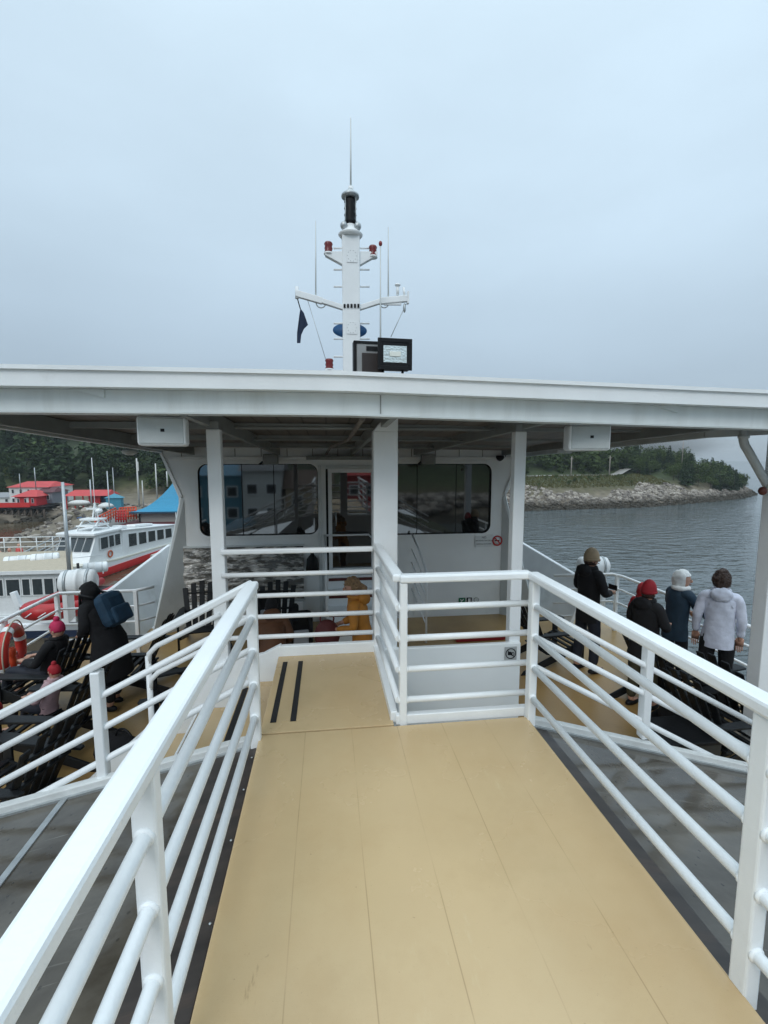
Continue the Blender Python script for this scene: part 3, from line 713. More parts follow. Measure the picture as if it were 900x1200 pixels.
# top lantern stack
prof = []
zt, zb = mz(233)-o.z, mz(264)-o.z
for k in range(9): prof.append((.085+.035*(k % 2), zb+(zt-zb)*k/8))
MB().lathe(prof, (0, 0, 0), 16).build('signal_lantern', M['black'], ms)
MB().lathe([(.10, zt), (.17, zt+.02), (.17, zt+.06), (.08, zt+.13), (.04, zt+.18)], (0, 0, 0), 18).build('lantern_cap', M['steel'], ms)
m_ = MB()
for k in range(4):
    a = math.pi/4+k*math.pi/2; m_.tube([(.14*math.cos(a), .14*math.sin(a), zb-.1), (.14*math.cos(a), .14*math.sin(a), zt+.03)], .008, 6)
m_.build('guard', M['steel'], ms)
MB().lathe([(.2, zb-.22), (.24, zb-.18), (.20, zb-.15), (.1, zb-.05), (.09, zb)], (0, 0, 0), 20).build('lantern_seat', M['white'], ms)
for sx in (-.13, .13): MB().ell((sx, -.1, zb-.06), (.07, .07, .08)).build('horn', M['steel'], ms)
def whip(x, y0, y1, r=.012, nm='whip_antenna', dy=0):
    p0, p1 = mp(x, y0, dy), mp(x, y1, dy)
    MB().tube([p0, p0.lerp(p1, .5), p1], [r*.85, r*.7, r*.5], 8).build(nm, M['grey'], ms)
whip(411, 224, 138, .022); MB().tube([mp(411, 226), mp(411, 219)], .05, 10).build('antenna_base', M['white'], ms)
whip(370, 350, 259, .018); whip(455, 352, 266, .018)
whip(444.5, 425, 292, .022, dy=-.2); MB().ell(mp(444.5, 291, -.2), (.035, .035, .05)).build('pole_light', mat('red_tip', (.2, .01, .01), .3), ms)
for x in (376, 450):
    p = mp(x, 355); MB().torus(p, .09, .012, 'y', 16, 6, 180, 360).build('cable_loop', M['steel'], ms)
MB().tube([mp(466, 346), mp(466, 335)], .03, 8).build('wind_sensor', M['white'], ms)
MB().ell(mp(466, 334), (.06, .06, .03)).build('sensor_cap', M['white'], ms)
MB().tube([mp(474, 348), mp(473, 337)], .025, 8).build('wind_sensor', M['white'], ms)
MB().box(mp(477, 342, -.05), mp(479, 356, .05)).build('arm_end', M['white'], ms)
MB().tube([mp(348, 336), mp(348, 350)], .035, 8).build('arm_end', M['white'], ms)
MB().bar(mp(450, 356), mp(470, 356), .05, .05).build('arm_strut', M['white'], ms)
# blue oval name board behind column
MB().lathe([(.34, 0), (.34, .04)], mp(410.5, 385, .13), 32, 'y').build('oval_board', M['bluepaint'], ms)
ms.children[-1].scale = (1, 1, 1)
for ob in list(sc.collection.objects):
    if ob.name.startswith('oval_board'):
        c_ = mp(410.5, 385, .13)
        for v in ob.data.vertices: v.co.z = c_.z+(v.co.z-c_.z)*.42
for yy in (303, 386):
    c_ = mp(412, yy, -.125); MB().box(c_-Vector((.1, .006, .12)), c_+Vector((.1, .0, .12))).build('cover_plate', M['white'], ms, .02)
    b_ = MB()
    for k in range(10):
        a = 2*math.pi*k/10; b_.ell(c_+Vector((.085*math.cos(a), -.007, .10*math.sin(a))), (.008, .005, .008), 6, 4)
    b_.build('bolt', M['steel'], ms)
b_ = MB()
for k in range(5): b_.box(mp(403.5+k*4, 361, -.127)-Vector((.02, .01, .035)), mp(403.5+k*4, 361, -.127)+Vector((.02, 0, .035)))
b_.build('cable_clamp', M['black'], ms)
MB().tube([mp(360, 350), mp(385, 432)], .006, 6).build('halyard', M['steel'], ms)
MB().tube([mp(348, 348), mp(352, 362)], .012, 6).build('halyard', M['black'], ms)
MB().tube([mp(476, 356), mp(458, 395)], .008, 6).build('halyard', M['steel'], ms)
MB().ell(mp(474, 361), (.03, .03, .09)).build('shackle', M['steel'], ms)
fl = MB()
fp = [(352, 361), (356, 366), (358, 372), (361, 381), (356, 385), (353, 392), (352, 402), (348, 402), (348, 390), (350, 376), (351, 368)]
pts = [mp(x, y, .03*math.sin(y)) + o for x, y in fp]
fo = MB().prism(pts, (0, .012, 0)).build('flag', mat('dark_flag', (.012, .025, .06), .8, var=.2), None)
tag(fo, 'small dark navy flag hanging furled from the left cross arm of the mast', 'flag')

# floodlight and box on the roof
fb = empty('floodlight', (PY(463, 415, 4.2).x, 4.2, 7.92), R(4), label='square black floodlight with a glass front on the canopy roof', cat='floodlight')
def fz(y): return PY(463, y, 4.2).z-7.92
h0, h1 = fz(433), fz(397)
MB().box((-.142, 0, h0), (.142, .10, h1)).build('housing', M['black'], fb, .014)
MB().box((-.155, -.006, h0-.004), (.155, .012, h0+.03)).box((-.155, -.006, h1-.03), (.155, .012, h1+.004)).box((-.155, -.006, h0+.03), (-.12, .012, h1-.03)).box((.12, -.006, h0+.03), (.155, .012, h1-.03)).build('bezel', M['black'], fb, .003)
refl = mat('lamp_reflector', (.75, .82, .80), .18, .7, var=.1, nscale=20, bump=.3, bscale=60)
MB().box((-.105, -.003, h0+.06), (.105, .002, h1-.06)).build('reflector', refl, fb)
MB().box((-.05, -.012, h0+.11), (.05, -.004, h1-.11)).build('emitter', mat('lamp_chip', (.8, .82, .75), .3), fb, .01)
MB().tube([(-.1, .05, -.0), (-.1, .05, h0)], .012, 8).tube([(.08, .05, 0), (.08, .05, h0)], .012, 8).build('bracket', M['black'], fb)
jb = empty('control_box', (PY(433, 415, 4.35).x, 4.35, 7.92), R(3), label='grey and black ballast box beside the roof floodlight', cat='box')
MB().box((-.12, 0, .07), (.12, .12, h1+.0)).build('housing', mat('box_grey', (.3, .31, .31), .4), jb, .012)
MB().box((-.145, -.008, .05), (-.12, .1, h1+.005)).box((-.145, -.008, h1-.015), (.12, .1, h1+.01)).build('edge_frame', M['black'], jb, .004)
MB().box((-.07, -.01, .05), (.12, 0, h1-.095)).build('grille', mat('brown_grille', (.03, .022, .02), .5), jb, .004)
MB().box((-.03, -.01, h1-.075), (.10, 0, h1-.035)).build('vent', M['black'], jb, .003)
MB().tube([(0, .05, -.02), (0, .05, .08)], .016, 8).tube([(.06, .05, -.02), (.06, .05, .08)], .02, 8).build('foot', M['black'], jb)

# ------------------------------------------------------------------ water
wat = bpy.data.materials.new('sea_water'); wat.use_nodes = True
n = wat.node_tree.nodes; l = wat.node_tree.links; b = n['Principled BSDF']
b.inputs['Base Color'].default_value = (.018, .026, .028, 1); b.inputs['Roughness'].default_value = .06; b.inputs['IOR'].default_value = 1.4
g = n.new('ShaderNodeNewGeometry'); mp_ = n.new('ShaderNodeMapping'); mp_.inputs['Rotation'].default_value = (0, 0, R(20)); mp_.inputs['Scale'].default_value = (.55, 1.2, 1)
l.new(g.outputs['Position'], mp_.inputs[0])
z1 = n.new('ShaderNodeTexNoise'); z1.inputs['Scale'].default_value = .8; z1.inputs['Detail'].default_value = 3; z1.inputs['Roughness'].default_value = .5
z2 = n.new('ShaderNodeTexNoise'); z2.inputs['Scale'].default_value = .12; z2.inputs['Detail'].default_value = 3
l.new(mp_.outputs[0], z1.inputs[0]); l.new(mp_.outputs[0], z2.inputs[0])
# calmer towards the harbour on the left, rippled on the right
s_ = n.new('ShaderNodeSeparateXYZ'); l.new(g.outputs['Position'], s_.inputs[0])
cal = n.new('ShaderNodeMapRange'); cal.inputs[1].default_value = -12; cal.inputs[2].default_value = 15; cal.inputs[3].default_value = .25; cal.inputs[4].default_value = 1.0
l.new(s_.outputs['X'], cal.inputs[0])
pat = n.new('ShaderNodeMapRange'); pat.inputs[1].default_value = .38; pat.inputs[2].default_value = .62; pat.inputs[3].default_value = .45; pat.inputs[4].default_value = 1.15
l.new(z2.outputs['Fac'], pat.inputs[0])
st_ = n.new('ShaderNodeMath'); st_.operation = 'MULTIPLY'; l.new(cal.outputs[0], st_.inputs[0]); l.new(pat.outputs[0], st_.inputs[1])
bp = n.new('ShaderNodeBump'); bp.inputs['Distance'].default_value = .42; l.new(st_.outputs[0], bp.inputs['Strength']); l.new(z1.outputs['Fac'], bp.inputs['Height'])
l.new(bp.outputs[0], b.inputs['Normal'])
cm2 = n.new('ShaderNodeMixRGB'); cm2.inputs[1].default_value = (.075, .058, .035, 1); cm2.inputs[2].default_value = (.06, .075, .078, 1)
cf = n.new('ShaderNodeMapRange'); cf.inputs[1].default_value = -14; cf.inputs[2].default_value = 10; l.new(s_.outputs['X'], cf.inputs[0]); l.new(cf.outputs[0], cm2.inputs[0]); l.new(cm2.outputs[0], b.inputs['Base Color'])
mb = MB(); S_ = 3000
mb.add([(-S_, -S_, WZ), (S_, -S_, WZ), (S_, S_, WZ), (-S_, S_, WZ)], [(0, 1, 2, 3)])
struct(mb, 'sea_water', wat)

# ------------------------------------------------------------------ terrain
def interp(x, pts):
    if x <= pts[0][0]: return pts[0][1]
    for (a, u), (b_, v) in zip(pts, pts[1:]):
        if x <= b_: return u+(v-u)*(x-a)/(b_-a)
    return pts[-1][1]
def nz2(x, y, s):
    from mathutils import noise
    return noise.fractal(Vector((x/s, y/s, 3.1)), 1.0, 2.0, 5)
def shoreY(X): return interp(X, [(-120, 74), (-70, 76), (-45, 82), (-20, 78), (0, 84), (39, 87.5), (55, 89.5), (68, 91.5), (91, 101), (110, 111), (124, 121), (140, 140)])
def seg_d(x, y, a, b_):
    p = Vector((x, y)); a = Vector(a); b_ = Vector(b_); d = b_-a; t = max(0, min(1, (p-a).dot(d)/d.dot(d)))
    return (p-(a+d*t)).length, t
OUT_A = PZ(-4, 676, WZ); OUT_B = PZ(116, 614, WZ)
def height(X, Y):
    d = min(Y-shoreY(X), (131-X)*1.3+max(0, (Y-125))*.1)
    nn = nz2(X, Y, 26)
    if d < 0: h = WZ+d*.25
    else:
        left = X < 5
        hz = interp(X, [(-200, 34), (-90, 30), (-10, 26), (30, 22), (60, 19), (76, 14), (90, 12.5), (102, 11), (112, 7.5), (124, 3.2), (131, 1)])
        if X > 20:
            base = WZ+3.9*min(1, d/8)+2.1*min(1, max(0, (d-8)/10))
            hill = max(0, d-(23 if X < 75 else interp(X, [(75, 23), (92, 14)])))
            h = base+(hz-3.6)*(1-math.exp(-hill/26)) if hill > 0 else base
            h += nn*min(1, hill/15)*1.5
        else:
            base = WZ+1.5*min(1, d/4)+1.4*min(1, max(0, d/30))
            hill = max(0, d-26)
            h = base+hz*(1-math.exp(-hill/60))+nn*min(1, hill/15)*2.0
        h += nn*.3*min(1, d/4)
    dd, t = seg_d(X, Y, OUT_A.xy, OUT_B.xy)
    if dd < 7.5:
        k = (1-(dd/7.5)**2)
        h = max(h, WZ-.6+(1.4+1.6*t)*k+abs(nz2(X, Y, 3.2))*1.5*k+nz2(X, Y, 9)*.6*k)
    return h
gm = bpy.data.materials.new('shore_ground'); gm.use_nodes = True
n = gm.node_tree.nodes; l = gm.node_tree.links; b = n['Principled BSDF']; b.inputs['Roughness'].default_value = .85
g = n.new('ShaderNodeNewGeometry'); s_ = n.new('ShaderNodeSeparateXYZ'); l.new(g.outputs['Position'], s_.inputs[0])
zn = n.new('ShaderNodeTexNoise'); zn.inputs['Scale'].default_value = .35; zn.inputs['Detail'].default_value = 8; l.new(g.outputs['Position'], zn.inputs[0])
zz = n.new('ShaderNodeMath'); zz.operation = 'MULTIPLY_ADD'; zz.inputs[1].default_value = 3.2; zz.inputs[2].default_value = -1.6; l.new(zn.outputs['Fac'], zz.inputs[0])
za = n.new('ShaderNodeMath'); l.new(zz.outputs[0], za.inputs[0]); l.new(s_.outputs['Z'], za.inputs[1])
rm = n.new('ShaderNodeMapRange'); rm.inputs[1].default_value = -3; rm.inputs[2].default_value = 7; l.new(za.outputs[0], rm.inputs[0])
rp = n.new('ShaderNodeValToRGB'); l.new(rm.outputs[0], rp.inputs[0]); c = rp.color_ramp
c.elements[0].position = 0; c.elements[0].color = (.028, .024, .016, 1); c.elements[1].position = 1; c.elements[1].color = (.035, .05, .02, 1)
for p_, q_ in ((.11, (.04, .033, .02)), (.16, (.17, .14, .105)), (.30, (.16, .135, .095)), (.42, (.085, .075, .035)), (.6, (.05, .07, .022))):
    e = c.elements.new(p_); e.color = (*q_, 1)
vo = n.new('ShaderNodeTexVoronoi'); vo.inputs['Scale'].default_value = .9; l.new(g.outputs['Position'], vo.inputs[0])
mm = n.new('ShaderNodeMixRGB'); mm.blend_type = 'MULTIPLY'; mm.inputs[0].default_value = .6; l.new(rp.outputs[0], mm.inputs[1]); l.new(vo.outputs['Distance'], mm.inputs[2])
mm2 = n.new('ShaderNodeMixRGB'); mm2.blend_type = 'ADD'; mm2.inputs[0].default_value = .25; l.new(mm.outputs[0], mm2.inputs[1]); l.new(rp.outputs[0], mm2.inputs[2])
l.new(mm2.outputs[0], b.inputs['Base Color'])
bp = n.new('ShaderNodeBump'); bp.inputs['Distance'].default_value = .5; bp.inputs['Strength'].default_value = .7; l.new(zn.outputs['Fac'], bp.inputs['Height']); l.new(bp.outputs[0], b.inputs['Normal'])
def grid(x0, x1, y0, y1, step, name, fn):
    nx = int((x1-x0)/step)+1; ny = int((y1-y0)/step)+1; vs = []; fs = []
    for j in range(ny):
        for i in range(nx):
            x, y = x0+i*step, y0+j*step; vs.append((x, y, fn(x, y)))
    for j in range(ny-1):
        for i in range(nx-1):
            a = j*nx+i; fs.append((a, a+1, a+nx+1, a+nx))
    m_ = MB(); m_.add(vs, fs, True); return m_
struct(grid(-190, 140, 28, 250, 1.5, '', height), 'shore_terrain', gm)
def back_h(X, Y):
    d = -58-Y+6*math.sin(X*.05)
    return WZ+d*.25 if d < 0 else WZ+3.2*min(1, d/7)+(26 if X < 5 else 17)*(1-math.exp(-max(0, d-16)/40))+nz2(X, Y, 20)*.8
struct(grid(-130, 150, -200, -48, 3, '', back_h), 'far_shore_behind', gm)
# road on the right shore
rd = MB(); pr_ = []
for X in range(26, 96, 3):
    dd = 20 if X < 75 else 20+(X-75)*.3
    pr_.append((X, shoreY(X)+dd, dd))
for (xa, ya, _), (xb, yb_, _) in zip(pr_, pr_[1:]):
    vs = []
    for x, y in ((xa, ya), (xb, yb_)):
        z = max(height(x, y-2), height(x, y+2))+.12
        vs += [(x, y-2, z), (x, y+2, z)]
    rd.add(vs, [(0, 2, 3, 1)])
struct(rd, 'coast_road', mat('pale_road', (.3, .29, .27), .9, var=.1))

# rocks
def icosph(sub=1):
    bm = bmesh.new(); bmesh.ops.create_icosphere(bm, subdivisions=sub, radius=1); v = [tuple(x.co) for x in bm.verts]; f = [[y.index for y in x.verts] for x in bm.faces]; bm.free(); return v, f
IV, IF = icosph(1)
rng = random.Random(3)
def rocks(n_, fn, smin, smax, name, m, label, cat):
    vs = []; fs = []
    for _ in range(n_):
        x, y = fn(); s = smin*(smax/smin)**(rng.random()**1.6); z = height(x, y)+s*.15
        if z < WZ-.8: continue
        mt = Matrix.Rotation(rng.random()*6, 3, 'Z') @ Matrix.Rotation(rng.random()*6, 3, 'X')
        b0 = len(vs)
        ax = (s*rng.uniform(.7, 1.4), s*rng.uniform(.6, 1.1), s*rng.uniform(.45, .8))
        for v in IV:
            q = Vector((v[0]*ax[0], v[1]*ax[1], v[2]*ax[2]))*rng.uniform(.8, 1.15); q = mt @ q
            vs.append((x+q.x, y+q.y, z+q.z))
        for f in IF: fs.append([b0+i for i in f])
    o = MB(); o.add(vs, fs); o = o.build(name, m); return tag(o, label, cat, kind='stuff')
rockm = bpy.data.materials.new('rock'); rockm.use_nodes = True
n = rockm.node_tree.nodes; l = rockm.node_tree.links; b = n['Principled BSDF']; b.inputs['Roughness'].default_value = .85
g = n.new('ShaderNodeNewGeometry'); s_ = n.new('ShaderNodeSeparateXYZ'); l.new(g.outputs['Position'], s_.inputs[0])
zn = n.new('ShaderNodeTexNoise'); zn.inputs['Scale'].default_value = .7; zn.inputs['Detail'].default_value = 4; l.new(g.outputs['Position'], zn.inputs[0])
za = n.new('ShaderNodeMath'); za.operation = 'MULTIPLY_ADD'; za.inputs[1].default_value = 1.6; l.new(zn.outputs['Fac'], za.inputs[0]); l.new(s_.outputs['Z'], za.inputs[2])
rm = n.new('ShaderNodeMapRange'); rm.inputs[1].default_value = -.9; rm.inputs[2].default_value = .35; l.new(za.outputs[0], rm.inputs[0])
mx = n.new('ShaderNodeMixRGB'); l.new(rm.outputs[0], mx.inputs[0]); mx.inputs[1].default_value = (.035, .028, .018, 1)
rr = n.new('ShaderNodeValToRGB'); rr.color_ramp.elements[0].color = (.10, .085, .075, 1); rr.color_ramp.elements[1].color = (.40, .36, .31, 1)
l.new(g.outputs['Random Per Island'], rr.inputs[0]); l.new(rr.outputs[0], mx.inputs[2]); l.new(mx.outputs[0], b.inputs['Base Color'])
def riprap():
    X = rng.uniform(24, 128); d = rng.uniform(-.6, 6.8+2.2*math.sin(X*.17+1)+1.2*math.sin(X*.61)) if X < 88 else rng.uniform(-.5, 4.5)
    return X, shoreY(X)+d
rocks(6500, riprap, .16, .62, 'riprap_rocks', rockm, 'grey riprap boulders heaped along the right shoreline', 'rocks')
def outc():
    t = rng.random(); a = OUT_A.xy.lerp(OUT_B.xy, t); return a.x+rng.gauss(0, 2.6), a.y+rng.gauss(0, 2.6)
rocks(420, outc, .15, .55, 'outcrop_rocks', rockm, 'pale tan rock outcrop between the gangway and the red roofed houses', 'rocks')
def lsh():
    X = rng.uniform(-110, -10); return X, shoreY(X)+rng.uniform(-1, 10)
rocks(900, lsh, .2, .8, 'shore_rocks', rockm, 'scattered brown rocks on the left shore below the red roofed houses', 'rocks')
def rock_tip():
    X = rng.uniform(96, 130); return X, shoreY(X)+rng.uniform(-1, 6)

# ------------------------------------------------------------------ trees
def leafmat(name, a, c):
    m = bpy.data.materials.new(name); m.use_nodes = True; n = m.node_tree.nodes; l = m.node_tree.links; b = n['Principled BSDF']
    g = n.new('ShaderNodeNewGeometry'); r = n.new('ShaderNodeValToRGB'); r.color_ramp.elements[0].color = (*a, 1); r.color_ramp.elements[1].color = (*c, 1)
    oi = n.new('ShaderNodeObjectInfo'); ad = n.new('ShaderNodeMath'); ad.operation = 'MULTIPLY_ADD'; ad.inputs[1].default_value = .45
    mu = n.new('ShaderNodeMath'); mu.operation = 'MULTIPLY'; mu.inputs[1].default_value = .55; l.new(oi.outputs['Random'], mu.inputs[0])
    l.new(g.outputs['Random Per Island'], ad.inputs[0]); l.new(mu.outputs[0], ad.inputs[2]); l.new(ad.outputs[0], r.inputs[0]); l.new(r.outputs[0], b.inputs['Base Color'])
    b.inputs['Roughness'].default_value = .8; b.inputs['Specular IOR Level'].default_value = .2; return m
leafA = leafmat('leaves_bush', (.026, .045, .014), (.085, .125, .032)); leafB = leafmat('leaves_fir', (.012, .024, .012), (.04, .068, .026)); leafC = leafmat('leaves_birch', (.05, .075, .02), (.12, .15, .045))
bark = mat('bark', (.09, .07, .055), .9, var=.2)
def crown(kind, seed, h, n_):
    r = random.Random(seed); vs = []; fs = []
    lobes = [(Vector((r.gauss(0, .16)*h, r.gauss(0, .16)*h, h*r.uniform(.4, .85))), h*r.uniform(.13, .24)) for _ in range(9)]
    for _ in range(n_):
        if kind == 'fir':
            t = r.random()**.7; z = h*(.12+.88*(1-t)); tier = .75+.25*math.cos(t*38); rad = h*.2*t*tier*r.uniform(.55, 1.08)+.03*h; a = r.random()*6.283
            c = Vector((rad*math.cos(a), rad*math.sin(a), z-rad*.3)); s = h*.032*(.6+t)
        else:
            lc, lr = r.choice(lobes); d = Vector((r.gauss(0, 1), r.gauss(0, 1), r.gauss(0, 1))).normalized()*lr*r.uniform(.6, 1.08); c = lc+d; s = h*.035*r.uniform(.6, 1.4)
        a = Vector((r.gauss(0, 1), r.gauss(0, 1), r.gauss(0, .5))).normalized()*s; b_ = Vector((r.gauss(0, 1), r.gauss(0, 1), r.gauss(0, 1))).normalized()*s
        b0 = len(vs); vs += [c-a, c+b_, c+a, c-b_*.8]; fs.append((b0, b0+1, b0+2, b0+3))
    return vs, fs
protos = []
for i, (kd, hh, lm_) in enumerate((('fir', 7, leafB), ('fir', 5.5, leafB), ('bush', 5, leafA), ('bush', 6, leafA), ('bush', 5, leafC))):
    t = empty('fir_tree' if kd == 'fir' else 'leafy_tree', (0, 0, -500)); t['category'] = 'tree'
    v, f = crown(kd, 10+i, hh, 750); MB().add(v, f).build('crown', lm_, t)
    m_ = MB().tube([(0, 0, -.4), (.03*hh, 0, hh*.4), (0, .02*hh, hh*.85)], [.025*hh, .017*hh, .004*hh], 6)
    if kd != 'fir':
        for k in range(4): a = k*1.6; m_.tube([(0, 0, hh*.3), (hh*.18*math.cos(a), hh*.18*math.sin(a), hh*.62)], [.012*hh, .004*hh], 5)
    m_.build('trunk', bark, t); protos.append((t, v, f))
# massed woods: one object each
def wood(spots, name, label, m, sc_=(.7, 1.25), only=(0, 1, 2, 3, 4), keep=260):
    vs = []; fs = []
    for x, y in spots:
        _, v, f = protos[rng.choice(only)]; s = rng.uniform(*sc_); a = rng.random()*6.28; ca, sa = math.cos(a)*s, math.sin(a)*s; z0 = height(x, y)-.5 if y > 0 else back_h(x, y)-.5
        for q in rng.sample(f, keep):
            b0 = len(vs); c0 = [v[i] for i in q]; cc = sum(c0, Vector())/4
            for p in c0:
                p = cc+(p-cc)*1.75; vs.append((x+p.x*ca-p.y*sa, y+p.x*sa+p.y*ca, z0+p.z*s))
            fs.append((b0, b0+1, b0+2, b0+3))
    o = MB(); o.add(vs, fs); return tag(o.build(name, m), label, 'wood', kind='stuff')
def spots(n_, x0, x1, d0, d1):
    o = []
    for _ in range(n_):
        x = rng.uniform(x0, x1); y = shoreY(x)+d0+(d1-d0)*rng.random()**1.2
        o.append((x, y))
    return o
wood(spots(480, -120, 12, 26, 120), 'hillside_wood', 'dense dark evergreen wood covering the hillside on the left', leafB, only=(0, 1, 1, 2, 3), sc_=(.9, 1.5))
wood(spots(170, -120, 10, 24, 90), 'hillside_wood', 'lighter green broadleaf growth mixed through the left hillside wood', leafA, only=(2, 3, 4))
wood(spots(640, 18, 82, 24, 80), 'hillside_wood', 'green scrub and firs covering the hill above the road on the right', leafA, only=(0, 1, 2, 3, 4), sc_=(.8, 1.3))
wood([(rng.uniform(-90, 90), rng.uniform(-140, -78)) for _ in range(170)], 'hillside_wood', 'dark wood on the shore behind the ferry, seen reflected in the windows', leafA)
used = set()
def plant(k, x, y, s, label, group, name=None):
    src = protos[k][0]
    if k not in used: used.add(k); t = src
    else: t = copy_tree(src)
    t.location = (x, y, height(x, y)-.15); t.rotation_euler = (0, 0, rng.random()*6.28); t.scale = (s, s, s*rng.uniform(.9, 1.15))
    t['label'] = label; t['group'] = group
# headland trees (one by one) on the right
def szw(s, a, b_): return 'small' if s < a else ('tall' if s > b_ else 'medium sized')
for k in range(200):
    x = rng.uniform(82, 127); dd = rng.uniform(3.5 if x > 96 else (6 if x > 90 else 17), 28 if x < 112 else 11); y = shoreY(x)+dd; kd = rng.choice((0, 1, 1, 2, 3, 3))
    s = rng.uniform(.6, 1.05)*(1 if x < 116 else .65)
    along = ['beside the road end', 'right of the road end', 'on the far left', 'left of the middle', 'on the middle', 'right of the middle', 'on the right', 'near the tip', 'at the tip'][min(8, int((x-82)/45*9))]
    dep = 'front row' if dd < 12 else ('second row' if dd < 19 else ('third row' if dd < 25 else 'rear row'))
    plant(kd, x, y, s, '%s %s %s of headland, %s' % (szw(s, .7, .9), 'dark pointed fir' if kd < 2 else ('rounded green tree' if kd == 2 else 'broad leafy tree'), along, dep), 'firs on the headland' if kd < 2 else 'leafy trees on the headland')
for k in range(26):
    x = rng.uniform(28, 76); d_ = rng.uniform(9.5, 17); y = shoreY(x)+d_; kd = rng.choice((2, 3, 4)); s = rng.uniform(.16, .34)
    plant(kd, x, y, s, '%s %s bush %s the coast road, %s' % (szw(s, .22, .28), ['dark green', 'mid green', 'pale green'][kd-2], 'just below' if d_ > 14 else ('well below' if d_ > 11.5 else 'far below'), ['beside the right roof post', 'under the right loudspeaker', 'left of centre of the slope', 'near the rock face', 'by the start of the headland'][min(4, int((x-28)/48*5))]), 'bushes below the coast road')
for k in range(34):
    x = rng.uniform(-88, -8); y = shoreY(x)+rng.uniform(24, 40); kd = rng.choice((0, 1, 2, 3, 4, 4)); s = rng.uniform(.5, .9)
    plant(kd, x, y, s, '%s %s below the left hill, %s' % (szw(s, .62, .78), ['dark pointed fir', 'narrow dark fir', 'rounded green tree', 'broad green tree', 'pale green tree'][kd], ['far left', 'behind the red roofed houses', 'right of the red roofed houses', 'behind the long red pavilion', 'behind the blue roof'][min(4, int((x+88)/80*5))]), ('firs' if kd < 2 else ('pale leafy trees' if kd == 4 else 'green leafy trees'))+' at the foot of the left hill')
for t, _, _ in protos:
    if t.location.z < -400: t.location = (-60, 115, height(-60, 115)); t['label'] = 'leafy tree on the left hillside'
# grass tufts: slope cover on the right shore
vs = []; fs = []
for _ in range(5200):
    x = rng.uniform(24, 86); y = shoreY(x)+rng.uniform(8.2, 18.5); z = height(x, y); s = rng.uniform(.2, .5); a = rng.random()*6.28
    b0 = len(vs); vs += [(x-s*.5*math.cos(a), y-s*.5*math.sin(a), z-.05), (x+s*.5*math.cos(a), y+s*.5*math.sin(a), z-.05), (x+rng.uniform(-.2, .2), y, z+s)]; fs.append((b0, b0+1, b0+2))
m_ = MB(); m_.add(vs, fs); tag(m_.build('grass', leafmat('grass_blades', (.05, .055, .02), (.13, .12, .045))), 'rough green and brown grass on the slope above the riprap', 'grass', kind='stuff')

# utility poles on the right shore and masts on the left
def pole(xp, ytop, ybase, Y, r, lab, m, name, cat, group, arm=False):
    base = PY(xp, ybase, Y); top = PY(xp, ytop, Y)
    p = empty(name, base, label=lab, cat=cat, group=group); h = top.z-base.z
    MB().tube([(0, 0, -.6), (0, 0, h)], [r, r*.75], 8).build('shaft', m, p)
    if arm: MB().box((-.5, -.05, h*.88), (.5, .05, h*.88+.12)).build('cross_arm', m, p)
woodm = mat('pole_wood', (.28, .25, .22), .9)
gR = 'utility poles along the coast road'
pole(669, 535, 560, 108, .14, 'utility pole above the coast road just right of the right roof post', woodm, 'utility_pole', 'pole', gR, True)
pole(714, 534, 556, 112, .14, 'utility pole above the coast road, middle of the three', woodm, 'utility_pole', 'pole', gR, True)
pole(799, 517, 545, 122, .12, 'tall utility pole standing by the headland at the end of the coast road', woodm, 'utility_pole', 'pole', gR)
wp_ = mat('white_mast', (.6, .6, .58), .5)
gL = 'masts and poles behind the left harbour'
for i, (x, yt, yb_, Y, r, lb) in enumerate(((42, 548, 570, 88, .09, 'thin pole rising behind the large red roofed house'), (24, 555, 572, 88, .07, 'short thin pole at the left end of the large red roofed house'),
        (108, 562, 600, 78, .13, 'grey post standing in front of the long red canopy'), (130, 552, 622, 62, .09, 'thin mast between the long red canopy and the white cruise boat'), (135, 548, 596, 80, .07, 'thin grey mast just right of the tallest harbour mast'),
        (163, 537, 590, 80, .15, 'tall white flagpole left of the blue roof'), (168, 563, 590, 80, .10, 'short white mast beside the tall white flagpole'), (184, 543, 580, 80, .12, 'white mast rising behind the blue roof slope'), (196, 552, 566, 80, .12, 'short white mast just above the blue roof'))):
    pole(x, yt, yb_, Y, r, lb, wp_ if i > 4 else M['steel'], 'mast_pole', 'pole', gL)
fl = MB(); p = PY(163, 541, 80); fl.box((p.x-.3, p.y-.22, p.z-1.5), (p.x-.05, p.y-.18, p.z)); tag(fl.build('flag', wp_), 'small white flag hanging on the tall white flagpole', 'flag')
pole(83, 565, 692, 24, .10, 'tall grey mooring pole in front of the white cruise boat', M['steel'], 'mooring_pole', 'pole', None)
pole(93.5, 660, 692, 24, .08, 'short dark post beside the tall grey mooring pole', M['black'], 'mooring_post', 'post', None)

